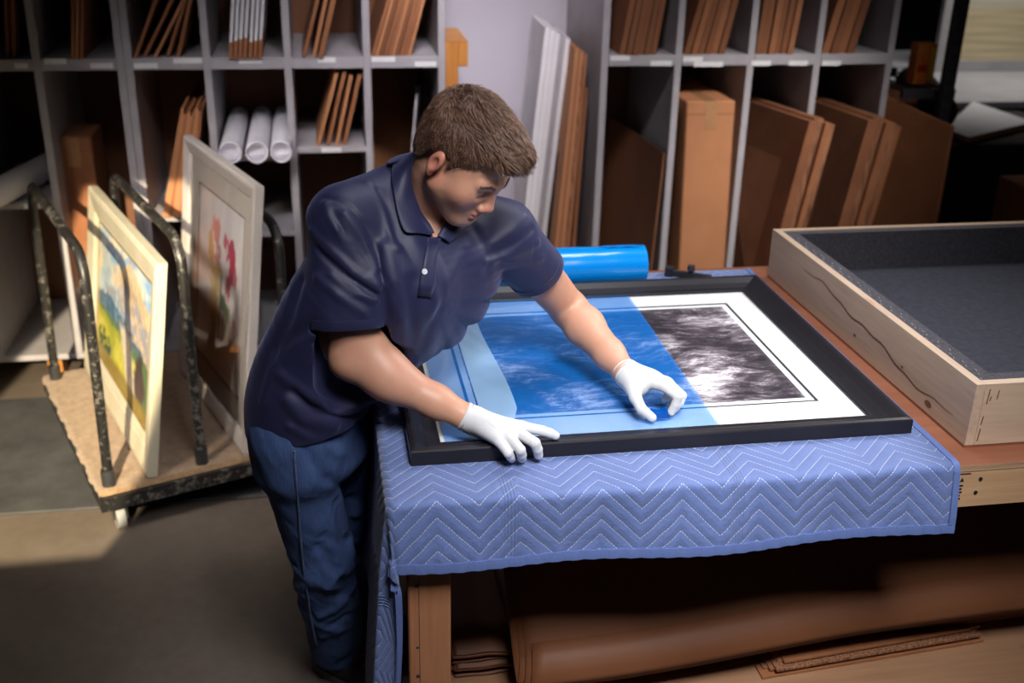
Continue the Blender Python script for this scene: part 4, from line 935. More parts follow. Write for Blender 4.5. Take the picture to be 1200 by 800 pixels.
# ---- body: one continuous skin surface from head to feet
BF = Field((-.30,1.86,.74), (.82,2.62,1.66), .0026)
torso = [(PEL+np.array([0,0,-.03]),HL,HF,.130,.085),(PEL+np.array([0,0,.02]),HL,HF,.125,.080),(PEL+np.array([.045,-.01,.15]),nz(HL*.8+TL*.2),nz(HF*.8+TF*.2),.100,.068),
         (PEL+np.array([.145,-.03,.29]),nz(HL*.35+TL*.65),nz(HF*.4+TF*.6),.118,.080),(MS-TU*.10,TL,TF,.150,.095),(MS-TU*.0,TL,TF,.150,.075)]
lo, hi, fn = loft(torso); BF.apply(lo,hi,fn,.02)
for s_, e_, w_ in ((SR,ER,WR),(SL,EL,WL)):
    BF.rc(MS+(s_-MS)*.5-TU*.02, s_-TU*.006, .046, .052, .03); BF.rc(s_, s_+(e_-s_)*.45, .056, .054, .03); BF.rc(s_+(e_-s_)*.45, e_, .053, .0435, .02)
    ax = nz(w_-e_); m1 = e_+(w_-e_)*.28
    BF.rc(e_, m1, .0435, .0465, .02); BF.rc(m1, e_+(w_-e_)*.72, .0465, .0345, .02); BF.rc(e_+(w_-e_)*.72, w_, .0345, .0275, .02); BF.rc(w_, w_+ax*.02, .0275,.024,.01)
BF.rc(ER+(SR-ER)*.22+np.array([.018,-.004,0]), ER+(WR-ER)*.38, .040,.040,.03)
BF.ell(ER+np.array([-.010,.006,-.008]), (.024,.024,.026), None, .02)
for H in HANDS.values(): hand(BF, H, -.0016)
# neck and head
NB = MS+TU*.088-TF*.048
BF.rc(NB, hd(0,-.035,-.045), .060, .055, .035); BF.rc(MS+TU*.02-TF*.01, hd(0,-.01,-.08), .050, .045, .02)
BF.ell(hd(0,-.012,.036), (.075,.097,.086), HAX, .01); BF.ell(hd(0,.035,.01), (.066,.060,.070), HAX, .025)
BF.rc(hd(0,.042,-.035), hd(0,.068,-.080), .056, .030, .03); BF.rc(hd(-.050,.016,-.050), hd(-.020,.076,-.085), .025, .021, .03); BF.rc(hd(.050,.016,-.050), hd(.020,.076,-.085), .025, .021, .03)
BF.ell(hd(0,.088,-.088), (.019,.015,.015), HAX, .015)                                    # chin
for sg in (-1,1):
    BF.ell(hd(sg*.043,.066,-.024), (.026,.024,.026), HAX, .035)                          # cheekbone
    BF.rc(hd(sg*.012,.094,.022), hd(sg*.042,.082,.020), .010, .008, .014)               # brow ridge
    BF.ell(hd(sg*.032,.099,.001), (.016,.013,.009), HAX, .012, 's')                      # socket
    BF.ell(hd(sg*.032,.0795,.000), (.0145,.0145,.0125), HAX, .004)                       # lid over the eye
    BF.ell(hd(sg*.0125,.1035,-.036), (.0085,.011,.0075), HAX, .007)                      # nostril wing
    E0 = hd(sg*.076,-.006,-.004); ea = [nz(HLf*sg+HFw*-.35), nz(HFw+HLf*sg*.35+HUp*-.18), nz(HUp+HFw*-.22)]
    ea[1] = nz(ea[1]-ea[0]*(ea[0]@ea[1])); ea[2] = np.cross(ea[0],ea[1]); ea = np.array(ea)
    BF.ell(E0+ea[0]*.006, (.0080,.0170,.029), ea, .005)                                  # ear
    BF.ell(E0+ea[0]*.0150+ea[1]*.004, (.0085,.0095,.0165), ea, .003, 's')                  # concha
    BF.ell(E0+ea[1]*.006-ea[2]*.027+ea[0]*.003, (.006,.008,.009), ea, .006)              # lobe
BF.rc(hd(0,.093,.014), hd(0,.111,-.026), .0085, .0105, .012); BF.ell(hd(0,.1115,-.029), (.0115,.0105,.0095), HAX, .008)   # nose
BF.ell(hd(.006,.106,-.0435),(.0035,.005,.004),HAX,.003,'s'); BF.ell(hd(-.006,.106,-.0435),(.0035,.005,.004),HAX,.003,'s')
BF.ell(hd(0,.087,-.058), (.026,.018,.018), HAX, .014)                                    # mouth mound
BF.rc(hd(-.020,.094,-.0565), hd(.020,.094,-.0565), .0055,.0055,.005); BF.rc(hd(-.014,.1035,-.0540), hd(.014,.1035,-.0540), .0048,.0048,.005); BF.rc(hd(-.013,.1015,-.0645), hd(.013,.1015,-.0645), .0058,.0058,.005)
BF.rc(hd(-.021,.104,-.0592), hd(.021,.104,-.0592), .0014,.0014,.003,'s'); BF.rc(hd(-.012,.103,-.073), hd(.012,.103,-.073), .0030,.0030,.006,'s')
BF.rc(hd(0,.1105,-.048), hd(0,.107,-.055), .0022,.0022,.004,'s')
V, fs = BF.mesh(1)
Q = (V-HC)@HAX.T; l, f, u = Q[:,0], Q[:,1], Q[:,2]; al = np.abs(l)
base = np.array([.60,.305,.20]); c = np.ones((len(V),3))*base
def tint(c, k, col): k = np.clip(k,0,1)[:,None]; return c*(1-k)+np.array(col)*k
inhead = (np.hypot(np.hypot(l,f),u) < .17)
red = np.exp(-(np.hypot(np.hypot(f-.118,l),u+.032)/.020)**2)*.55+np.exp(-(np.hypot(np.hypot(f-.07,al-.048),u+.025)/.028)**2)*.40+ss(al,.066,.080)*ss(.06-np.abs(u),0,.02)*ss(.035-np.abs(f+.005),0,.01)*.7
c = tint(c, red*inhead, (.62,.21,.145))
lip = ss(.0125-np.abs(u+.0595),0,.004)*ss(.0235-al,0,.006)*ss(f,.092,.100); c = tint(c, lip*inhead*.75, (.48,.17,.14))
stub = ss(-u,.052,.085)*ss(f,.0,.03)*(1-lip)*.30; c = tint(c, stub*inhead, (.36,.22,.17))
lash = ss(.0030-np.abs(u+.0075+.0*al),0,.002)*ss(.0150-np.abs(al-.032),0,.004)*ss(f,.075,.083); c = tint(c, lash*inhead*.8, (.08,.04,.03))
for E_ in (ER,EL): c = tint(c, .5*np.exp(-(np.linalg.norm(V-E_-np.array([-.02,0,-.01]),axis=1)/.035)**2), (.60,.22,.15))
c *= (1+.10*(fbm(V[:,0]*60+V[:,2]*31,V[:,1]*60-V[:,2]*27,31,3)-.5))[:,None]
t = NT('skin'); a = t.new('ShaderNodeVertexColor'); a.layer_name = 'Col'; t.link(a.outputs[0], t.b.inputs['Base Color']); t.set(Roughness=.48)
t.b.inputs['Subsurface Weight'].default_value = .22; t.b.inputs['Subsurface Radius'].default_value = (1,.32,.16); t.b.inputs['Subsurface Scale'].default_value = .010
v = t.coord(); t.bump(t.noise(v, 420, 3, .6), .10, .001)
man = mesh_obj('person', V, fs, t.m, None, c)
tag(man, 'man in a navy polo shirt, jeans and white gloves bending over the framed photograph', 'person')

# ---- shirt
SF = Field((-.30,1.95,.80), (.68,2.66,1.52), .0036)
sh = [(PEL+np.array([.000,-.005,-.04]),HL,HF,.176,.132),(PEL+np.array([.006,-.005,.06]),HL,HF,.176,.132),(PEL+np.array([.055,-.02,.17]),nz(HL*.8+TL*.2),nz(HF*.8+TF*.2),.172,.134),
      (PEL+np.array([.145,-.04,.29]),nz(HL*.35+TL*.65),nz(HF*.4+TF*.6),.188,.140),(MS-TU*.115,TL,TF,.196,.128),(MS-TU*.035,TL,TF,.186,.100),(MS+TU*.015,TL,TF,.130,.078)]
lo, hi, fn = loft(sh, 5, 2.2); SF.apply(lo,hi,fn,.02)
# shoulders and yoke
SF.rc(NB-TU*.045+TL*.03, SL+TU*.006, .066,.060,.045); SF.rc(NB-TU*.045-TL*.03, SR+TU*.006, .066,.062,.045); SF.rc(NB-TU*.05-TF*.02, MS-TU*.10-TF*.05, .072,.08,.05)
SF.rc(NB-TU*.045-TF*.045, SR+TU*.004-TF*.045+TL*.02, .070,.062,.045)
SF.ell(MS-TU*.06-TF*.075, (.150,.055,.13), np.array([TL,TF,TU]), .05)
# draped front that hangs away from the chest
SF.rc(MS-TU*.10+TF*.075-TL*.03, np.array([.105,2.205,1.025]), .068,.060,.06)
def sleeve(s_, e_, frac, r0, r1, kk):
    d = e_-s_; end = s_+d*frac; ax = nz(d); f0 = cone(s_, end+ax*.10, r0, r1)
    def fn(X,Y,Z): return np.maximum(f0(X,Y,Z), ((X-end[0])*ax[0]+(Y-end[1])*ax[1]+(Z-end[2])*ax[2]).astype(f32))
    R = max(r0,r1); SF.apply(np.minimum(s_,end)-R, np.maximum(s_,end)+R, fn, kk); return end, ax
eR, aR = sleeve(SR, ER, .74, .071, .0725, .035); eL, aL = sleeve(SL, EL, .50, .068, .064, .035)
for e0, a0_, E_ in ((eR,aR,ER),(eL,aL,EL)): SF.rc(e0-a0_*.03, e0+a0_*(.16 if E_ is ER else .06), .0635 if E_ is ER else .0575,.0635 if E_ is ER else .0575,.002,'s')
# the near arm hangs clear of the body: hollow the cloth behind it below the sleeve end
far_ = ER+aR*.05; f_arm = cone(SR, far_, .083, .080); f_arm2 = cone(ER, WR, .080, .060)
def clear(X,Y,Z):
    pl_ = ((X-eR[0])*aR[0]+(Y-eR[1])*aR[1]+(Z-eR[2])*aR[2]).astype(f32)
    return np.maximum(np.minimum(f_arm(X,Y,Z), f_arm2(X,Y,Z)), .0005-pl_)
SF.apply(np.minimum(SR,far_)-.1, np.maximum(WR,eR)+.1, clear, .006, 's')
# hanging armpit corner of the far sleeve
SF.rc(SL+(EL-SL)*.15-TU*.055, eL-TU*.040-aL*.03, .030,.020,.03)
# hem, neck opening
hem_n = nz((-.10,.06,1)); hem_p = PEL+np.array([0,0,-.005])
SF.apply((-.30,1.95,.80),(.2,2.66,1.0), lambda X,Y,Z: (-((X-hem_p[0])*hem_n[0]+(Y-hem_p[1])*hem_n[1]+(Z-hem_p[2])*hem_n[2])).astype(f32), .004, 'i', 0)
# folds, laid on the surface where the photograph shows them
FOLDS = [
 ([(379,232),(404,238),(429,265),(444,296),(449,345)],.0045,.006), ([(381,239),(395,268),(418,300),(441,331)],-.0075,.008), ([(390,250),(407,285),(432,318)],.0055,.007), ([(366,271),(389,294),(415,318),(443,338)],-.0075,.008), ([(372,292),(400,318),(440,345)],.0055,.007),
 ([(372,325),(395,345),(428,366)],-.0055,.009), ([(388,322),(415,345),(444,352)],-.0045,.007), ([(404,250),(425,280),(441,315)],-.006,.007),
 ([(452,290),(462,330),(472,375),(478,425)],-.011,.013), ([(449,345),(453,385),(456,420)],.010,.011), ([(485,330),(480,370),(482,410)],.007,.016), ([(432,215),(452,250),(464,290)],-.006,.010), ([(444,222),(458,255),(466,282)],.005,.008),
 ([(503,330),(510,350),(505,372)],-.004,.010), ([(545,290),(530,320),(505,365)],-.004,.014), ([(520,340),(500,390),(485,430)],.004,.014),
 ([(337,470),(358,492),(392,500)],-.010,.012), ([(345,458),(372,482),(420,492)],.008,.010), ([(340,500),(362,512),(395,516)],-.006,.009), ([(330,440),(365,465),(420,478)],-.007,.012), ([(320,420),(340,395),(368,382)],.006,.014), ([(309,470),(318,440),(330,410)],-.005,.012), ([(352,330),(340,370),(322,410)],.007,.014),
 ([(570,308),(598,300),(630,284)],-.005,.009), ([(574,298),(600,287),(624,268)],.004,.009), ([(576,318),(603,313),(634,302)],-.004,.009), ([(580,284),(600,270),(614,252)],-.0035,.010), ([(556,268),(570,290),(571,314)],.004,.012),
]
for pts, amp, w in FOLDS:
    P3 = SF.line(pts)
    if len(P3) > 1: SF.groove(P3, amp, w)
# neck opening
nax = nz(hd(0,-.02,-.06)-NB)
SF.rc(NB-nax*.035, NB+nax*.16, .054, .066, .006, 's')
# soft random drape on the whole cloth
V, fs = SF.mesh(2)
N = SF.grad(V); env = ss(V[:,2],.9,1.0)*.0+1
wv = fbm(V[:,0]*16+V[:,2]*6,V[:,1]*16-V[:,2]*9,41,3)-.5; V = V+N*(wv*.0035*env)[:,None]
# neck opening: drop what lies inside the collar and the V
cen = (V[fs].mean(1))
rel = cen-NB; ha = rel@nax; rad = np.linalg.norm(rel-ha[:,None]*nax,axis=1)
VT = MS-TU*.030+TF*.0; rel2 = cen-MS; lat = rel2@TL; upc = rel2@TU; fr_ = rel2@TF
vn = cen-np.array([0,0,2.05]); vz = vn@np.array(CAMX)[2]; vx = 600+1295.82*(vn@np.array(CAMX)[0])/vz; vy = 400+1295.82*(vn@np.array(CAMX)[1])/vz
def inside(poly, x, y):
    r = np.zeros(len(x),bool)
    for (x0,y0),(x1,y1) in zip(poly, poly[1:]+poly[:1]):
        with np.errstate(divide='ignore', invalid='ignore'): r ^= ((y0 > y) != (y1 > y)) & (x < (x1-x0)*(y-y0)/(y1-y0)+x0)
    return r
kill = inside([(482,200),(484,220),(495,256),(505,278),(512,278),(524,268),(545,250),(562,225),(540,190)], vx, vy) & (fr_ > -.02)
fs = fs[~kill]
t = NT('navy_polo_jersey'); v = t.coord(); f = t.noise(v, 620, 2, .5); col = t.ramp(t.noise(v, 5, 4, .6), [(.3,(.0155,.0165,.056)),(.7,(.020,.022,.068))]); t.base(col); t.set(Roughness=.55); t.b.inputs['Sheen Weight'].default_value = .22; t.b.inputs['Sheen Roughness'].default_value = .4; t.b.inputs['Sheen Tint'].default_value = (.55,.58,1,1)
hB = t.math('ADD', t.math('MULTIPLY', f, .15), t.math('MULTIPLY', t.noise(v, 26, 4, .55, .8), .9)); t.bump(hB, .22, .003); NAVY = t.m
shirt = tag(mesh_obj('polo_shirt', V, fs, NAVY, man), 'navy short-sleeved polo shirt')
# sleeve hems and bottom hem as raised stitched bands
for e0, a0_, ctr in ((eR,aR,SR),(eL,aL,SL)):
    N1 = nz(np.cross(a0_,[.3,.5,.8])); N2 = np.cross(a0_,N1); rings = []
    for off, dr in ((-.020,.0012),(-.0195,.0022),(-.001,.0022),(.0008,.001),(.0008,-.003),(-.012,-.004)):
        rg = []
        for k in range(72):
            an = 2*PI*k/72; dirv = N1*math.cos(an)+N2*math.sin(an); r0 = .03; P = e0+a0_*min(off,-.010)
            rr = np.linspace(.056,.092,140); d = SF.sample(P+dirv*rr[:,None]); j = np.nonzero((d[1:] > 0) & (d[:-1] <= 0))[0]; r0 = rr[j[0]] if len(j) else .070
            rg.append(e0+a0_*off+dirv*(min(r0,.086)+dr))
        rings.append(rg)
    MB().loops(rings).build('sleeve_hem', NAVY, shirt, smooth=.8)
# collar
CF = nz(TF*.95-TU*.10); 
def collar_pt(a, v):
    """a: -1 right tip .. 1 left tip going round the back; v: 0 fold at the neck .. 1 leaf edge; v<0 the stand inside"""
    an = PI*.5+ (1+a)*.5*2*PI ; an = PI*.5+math.radians(22)+ (a+1)/2*(2*PI-math.radians(44))
    fr = ss(np.array([abs(a)]),.45,1.0)[0]
    # angle measured so that the front lies at 90 degrees
    cx, sy = math.cos(an), math.sin(an)
    top = NB+nax*(.050-.050*fr)+TL*cx*.064+CF*(sy*.062+.010)+CF*.012*fr
    if v < 0: return top+nax*(v*.03)-(TL*cx+CF*sy)*.003
    out = TL*cx*(.034+.010*fr)+CF*(sy*.034+.012*fr)-nax*(.040+.032*fr)
    p = top+out*v
    tip = TL*(-.012 if a < 0 else .012)*fr*v
    return p+tip+(TL*cx+CF*sy)*.010*math.sin(PI*min(v,1))
def snap(p, lift):
    for _ in range(3):
        d = SF.sample(np.array([p]))[0]
        if d < lift: p = p+SF.grad(np.array([p]))[0]*min(lift-d,.012)
    return p
def leaf(fold, outer, n=10):
    A, B = [], []
    for p, q in zip(fold, outer):
        f0 = BF.hit(*p); o0 = SF.hit(*q)
        if f0 is None or o0 is None: continue
        A.append(f0+BF.grad(np.array([f0]))[0]*.0045); B.append(o0+SF.grad(np.array([o0]))[0]*.0075)
    return A, B
fR, oR = leaf([(493,176),(486,190),(484,205),(486,220),(490,235),(495,250),(501,264),(506,274)], [(463,190),(459,203),(458,218),(460,233),(463,248),(467,262),(474,277),(503,276)])
aL_ = (.56,.66,.76,.86,.94); Pv = SF.hit(511,277); Pt = SF.hit(524,285)
fL = [collar_pt(a,0) for a in aL_]+[Pv+SF.grad(np.array([Pv]))[0]*.004]; oL = [snap(collar_pt(a,1.0),.0065) for a in aL_]+[Pt+SF.grad(np.array([Pt]))[0]*.006]
na = 40; back_f, back_o = [], []
for i in range(na+1):
    a = -.50+1.0*i/na; back_f.append(collar_pt(a,0)); back_o.append(snap(collar_pt(a,1.0), .0065))
def resample(P, n):
    P = np.array(P); d = np.r_[0,np.cumsum(np.linalg.norm(np.diff(P,axis=0),axis=1))]; t = np.linspace(0,d[-1],n); Q = np.stack([np.interp(t,d,P[:,k]) for k in range(3)],1)
    for _ in range(3): Q[1:-1] = .25*Q[:-2]+.5*Q[1:-1]+.25*Q[2:]
    return Q
FO = resample(fR[::-1]+back_f[3:-3]+fL, 110); OU = resample(oR[::-1]+back_o[3:-3]+oL, 110)
# keep the two leaf tips sharp
b = MB(); vs_ = np.linspace(0,1,9)
for v_ in vs_:
    for k in range(110):
        p = FO[k]*(1-v_)+OU[k]*v_+nax*(.006*math.sin(PI*v_))
        d = SF.sample(np.array([p]))[0]
        p = snap(p, .0062) if v_ > .12 else p
        b.v.append(tuple(p))
b.f = [(j*110+i, j*110+i+1, (j+1)*110+i+1, (j+1)*110+i) for j in range(8) for i in range(109)]
o = b.build('collar', NAVY, shirt, smooth=True, recalc=True); m = o.modifiers.new('thick','SOLIDIFY'); m.thickness = .004; m.offset = 0; m = o.modifiers.new('soft','SUBSURF'); m.levels = 1; m.render_levels = 1
# placket with its stitching line and button
pl = SF.line([(501,279),(499,290),(496,303),(493,318),(491,332),(489,346)])
wd = TL*.030
def strip(path, off0, off1, lift):
    rows_ = [[snap(np.array(p)+wd*q, lift) for p in path] for q in np.linspace(off0,off1,5)]
    n_ = len(path); b = MB(); b.add([p for r in rows_ for p in r], [(j*n_+i,j*n_+i+1,(j+1)*n_+i+1,(j+1)*n_+i) for j in range(4) for i in range(n_-1)]); return b
if len(pl) > 2:
    o = strip(pl, 0, 1, .003).build('placket', NAVY, shirt, smooth=True, recalc=False); m = o.modifiers.new('thick','SOLIDIFY'); m.thickness = .004; m.offset = 0
    cB = SF.hit(496.5,318); nB = SF.grad(np.array([cB]))[0]; cB = cB+nB*.006
    BUT = mat('pearl_button',(.80,.80,.84),None,rough=.25,coat=.5)
    MB().tube([cB-nB*.001,cB+nB*.0018],[.0062,.0056],20).build('button', BUT, o, smooth=.6)
    b = MB(); t1 = nz(np.cross(nB,[0,0,1.])); 
    for q in (-1,1): b.tube([cB+t1*.0013*q+nB*.0015,cB+t1*.0013*q+nB*.0023],.0006,6)
    b.build('thread', BLACKM, o)

# ---- jeans
JF = Field((-.34,2.00,.03), (.30,2.86,1.0), .004)
JF.apply(*loft([(PEL+np.array([0,0,-.10]),HL,HF,.164,.116),(PEL+np.array([0,0,.03]),HL,HF,.158,.108)]), .02)
for hp_, kn, an in ((HR,KR,AR),(HL_,KL_,AL)):
    md = kn+(an-kn)*.5
    JF.rc(hp_+np.array([0,0,.02]),kn,.092,.074,.04); JF.rc(kn,md,.075,.072,.02); JF.rc(md,an+np.array([0,0,-.015]),.072,.074,.02)
    rg2 = np.random.default_rng(5)
    for k in range(16):              # stacked creases behind the knee and at the ankle
        tt = rg2.uniform(.05,1.0); zc = kn[2]+(an[2]-kn[2])*tt if k > 4 else kn[2]+.05*rg2.normal(); c0 = kn+(an-kn)*((kn[2]-zc)/(kn[2]-an[2])); a0_ = rg2.uniform(0,2*PI)
        P3 = [c0+np.array([math.cos(a0_+q)*.076, math.sin(a0_+q)*.076, .05*q*(1 if k%2 else -1)]) for q in np.linspace(-.7,.7,6)]; JF.groove(P3, (.010 if k%3 else -.008), .014)
JF.apply((-.34,2,.03),(.3,2.86,.12), lambda X,Y,Z: (.075+.0*X+.0*Y-Z).astype(f32), .004, 'i', 0)
for pts, amp, w in (([(352,520),(380,560),(428,575)],.008,.014),([(360,505),(395,530),(432,535)],-.006,.012),([(420,600),(408,640),(412,660)],-.010,.016),([(395,590),(402,630),(420,650)],.010,.014),([(385,690),(400,672),(418,648)],-.008,.013),([(375,640),(392,668),(405,690)],.008,.013),([(385,735),(405,722),(420,715)],.008,.010),([(378,745),(400,738),(420,730)],-.007,.009)):
    P3 = JF.line(pts)
    if len(P3) > 1: JF.groove(P3, amp, w)
V, fs = JF.mesh(1); N = JF.grad(V); wv = fbm(V[:,0]*20+V[:,2]*7,V[:,1]*20-V[:,2]*8,51,3)-.5; V = V+N*(wv*.009)[:,None]
t = NT('blue_denim'); v = t.coord(); f = t.noise(t.coord((1,1,.22)), 210, 3, .6); col = t.ramp(t.noise(v, 6, 5, .6), [(.3,(.030,.060,.160)),(.7,(.062,.112,.275))]); col = t.mix(.45, col, t.ramp(f,[(.3,(.5,.5,.55)),(.7,(1.15,1.15,1.15))]), 'MULTIPLY'); t.base(col); t.set(Roughness=.85); t.bump(f, .35, .003); DENIM = t.m
jeans = tag(mesh_obj('jeans', V, fs, DENIM, man), 'blue denim jeans')
# side seam: two rows of stitching on a raised fell
sm = JF.line([(344,527),(345,540),(347,565),(350,595),(353,630),(357,665),(362,700),(368,735),(374,760)])
STITCH = mat('denim_seam',(.050,.080,.18),(.10,.13,.22),90,.8)
if len(sm) > 3:
    P3 = []
    for i in range(len(sm)-1):
        for q in np.linspace(0,1,6)[:-1]: P3.append(sm[i]*(1-q)+sm[i+1]*q)
    P3 = [p+JF.grad(np.array([p]))[0]*.0052 for p in P3]; MB().tube(P3, .0030, 8).build('side_seam', STITCH, jeans, smooth=True)
    dsh = MB()
    for i in range(0,len(P3)-1): 
        dv = nz(P3[i+1]-P3[i]); sd = nz(np.cross(dv, JF.grad(np.array([P3[i]]))[0])); p = P3[i]+sd*.0065; p = p-JF.grad(np.array([p]))[0]*JF.sample(np.array([p]))[0]+JF.grad(np.array([p]))[0]*.0008; dsh.tube([p,p+dv*.006],.0009,5)
    dsh.build('stitching', mat('dark_stitch',(.025,.04,.10),None,rough=.8), jeans)

# ---- gloves
t = NT('white_cotton_glove'); v = t.coord(); f = t.noise(v, 700, 2, .6); t.base(t.ramp(t.noise(v, 30, 4, .6),[(.3,(.60,.595,.60)),(.7,(.66,.655,.65))])); t.set(Roughness=.85); t.b.inputs['Sheen Weight'].default_value = .3; t.bump(t.math('ADD', t.math('MULTIPLY', f, .35), t.noise(v, 75, 3, .6, .5)), .28, .0025); GLOVE = t.m
for H in HANDS.values():
    pts = np.array([q for p in H['f'] for q in p]+H['t']+[H['w']]); ax = nz(H['w']-H['e'])
    GF = Field(pts.min(0)-.06, pts.max(0)+.05, .0018); hand(GF, H, .0009)
    w = np.array(H['w']); st = w-ax*.012; en = w+ax*.045
    GF.rc(st-ax*.05, en, .0315, .0285, .012)
    GF.apply(GF.lo, GF.lo+GF.n*GF.h, lambda X,Y,Z: (-((X-st[0])*ax[0]+(Y-st[1])*ax[1]+(Z-st[2])*ax[2])).astype(f32), .0015, 'i', 0)
    N1 = nz(np.cross(ax,[0,0,1.])); N2 = np.cross(ax,N1)
    for q in (.008,.014,.021): GF.groove([st+ax*q+(N1*math.cos(a_)+N2*math.sin(a_))*.0312 for a_ in np.linspace(0,2*PI,37)], .0026, .0017)
    mc = [np.array(p[0]) for p in H['f']]; up = nz(H['up'])
    for i in range(4):               # three sewn darts over the back of the hand, creases at the knuckles
        pp = np.array(H['f'][i][1]); 
        if i < 3: GF.groove([w+(mc[i]+mc[i+1]-2*w)*.5*q+up*.020 for q in (.45,.65,.85)], -.0012, .0022)
        GF.groove([pp+up*.009+nz(np.cross(up,pp-mc[i]))*q for q in (-.006,.006)], .0008, .0014)
    V, fs = GF.mesh(1); tag(mesh_obj('glove', V, fs, GLOVE, man), 'white cotton glove')

# ---- hair: a close cap and several thousand short locks
HFd = Field(HC-.17, HC+.19, .0028)
HFd.ell(hd(0,-.014,.043), (.0840,.1060,.0975), HAX, .01); HFd.ell(hd(0,.040,.086), (.062,.052,.046), HAX, .03); HFd.ell(hd(0,-.050,-.018),(.063,.050,.062),HAX,.03)
HFd.rc(hd(-.026,.082,.088), hd(.026,.084,.092), .022,.022,.03); HFd.rc(hd(.010,.094,.094), hd(.026,.108,.104), .015,.009,.02)
kf = np.array([-.14,-.085,-.055,-.040,-.022,.012,.016,.034,.042,.050,.062,.078,.090,.14]); ku = np.array([-.085,-.080,-.055,-.015,.026,.026,-.034,-.030,.008,.032,.050,.066,.073,.077])
def hairline(X,Y,Z):
    rx_, ry_, rz_ = X-HC[0], Y-HC[1], Z-HC[2]; fq = rx_*HFw[0]+ry_*HFw[1]+rz_*HFw[2]; uq = rx_*HUp[0]+ry_*HUp[1]+rz_*HUp[2]
    return (np.interp(fq,kf,ku)-uq).astype(f32)*.8
HFd.apply(HC-.17,HC+.19,hairline,.006,'i',0)
V, fs = HFd.mesh(1); N = HFd.grad(V)
Q = (V-HC)@HAX.T
st_ = np.sin(Q[:,0]*260+3*np.sin(Q[:,1]*50)+Q[:,2]*90); V = V+N*(.0012*st_)[:,None]
Nn = 22000; ids = rng.integers(0,len(V),Nn); P0 = V[ids]+rng.normal(0,.0012,(Nn,3)); N0 = N[ids]; Q0 = (P0-HC)@HAX.T
keep = (BF.sample(P0) > -.001) & (BF.sample(P0) < .04) ; P0, N0, Q0 = P0[keep], N0[keep], Q0[keep]; Nn = len(P0)
crown = np.array([.008,-.055,.13]); dq = Q0-crown; dq /= np.linalg.norm(dq,axis=1)[:,None]
top = ss(Q0[:,2],.055,.11)[:,None]; dq = dq*(1-.55*top)+np.array([.25,1.0,.12])*top*.8; dq[:,2] -= (1-top[:,0])*.35
cl = np.stack([fbm(Q0[:,0]*45+9*k,Q0[:,1]*45+Q0[:,2]*45,61+k,2)-.5 for k in range(3)],1); dq += cl*1.5+rng.normal(0,.07,dq.shape); D = dq@HAX; D -= N0*np.sum(D*N0,1)[:,None]; D /= np.linalg.norm(D,axis=1)[:,None]
Ln = (.009+.013*top[:,0])*rng.uniform(.7,1.25,Nn); Ln *= np.where(Q0[:,2] < .02,.6,1); lift = (.0016+.0030*top[:,0])*rng.uniform(.3,1.5,Nn)
front = ss(Q0[:,1],.075,.105); Ln *= 1+.55*front*top[:,0]; lift *= 1+1.2*front*top[:,0]
S_ = np.cross(N0,D); w0 = rng.uniform(.0003,.0006,Nn)*(1+.4*top[:,0]); rows_ = []
for k, tt in enumerate((0,.35,.7,1)):
    C = P0-N0*.001+D*(Ln*tt)[:,None]+N0*(lift*(2*tt-1.25*tt*tt))[:,None]; wk = (w0*(1,1,.75,.12)[k])[:,None]
    rows_ += [C+S_*wk, C+N0*wk*.8, C-S_*wk]
SV = np.stack(rows_,1).reshape(-1,3); base_i = (np.arange(Nn)*12)[:,None]
quads = np.concatenate([base_i+np.array([k*3+a,k*3+(a+1)%3,(k+1)*3+(a+1)%3,(k+1)*3+a]) for k in range(3) for a in range(3)])
hc0 = np.array([.135,.070,.044]); cap_c = np.ones((len(V),3))*hc0*(.72+.25*st_[:,None]*.5); tone = rng.uniform(0,1,Nn)[:,None]**1.6
sc_ = np.array([.10,.050,.031])*(1-tone)+np.array([.37,.215,.145])*tone; sc_ = np.repeat(sc_,12,0)
t = NT('brown_hair'); a = t.new('ShaderNodeVertexColor'); a.layer_name = 'Col'; t.link(a.outputs[0], t.b.inputs['Base Color']); t.set(Roughness=.42); t.b.inputs['Specular IOR Level'].default_value = .45
mesh_obj('hair', np.concatenate([V,SV]), np.concatenate([fs,quads+len(V)]), t.m, man, np.concatenate([cap_c,sc_]))
# eyebrows
for sg in (-1,1):
    rows_ = []; n_ = 110; tq = rng.uniform(0,1,n_)
    b = MB()
    for q in tq:
        p = hd(sg*(.014+.036*q), .104-.017*q*q+.0*q, .0205+.006*math.sin(PI*min(1,q*1.2))+rng.normal(0,.0016))
        d0 = BF.sample(np.array([p]))[0]; g = BF.grad(np.array([p]))[0]; p = p-g*d0; dr = nz(HLf*sg*.9+HUp*.35-g*.1)
        b.tube([p-g*.0005, p+dr*.004+g*.0010, p+dr*.008+g*.0006],[.0006,.0005,.0001],4,cap=False)
    b.build('eyebrow', mat('brow_hair',(.09,.05,.032),None,rough=.5), man)

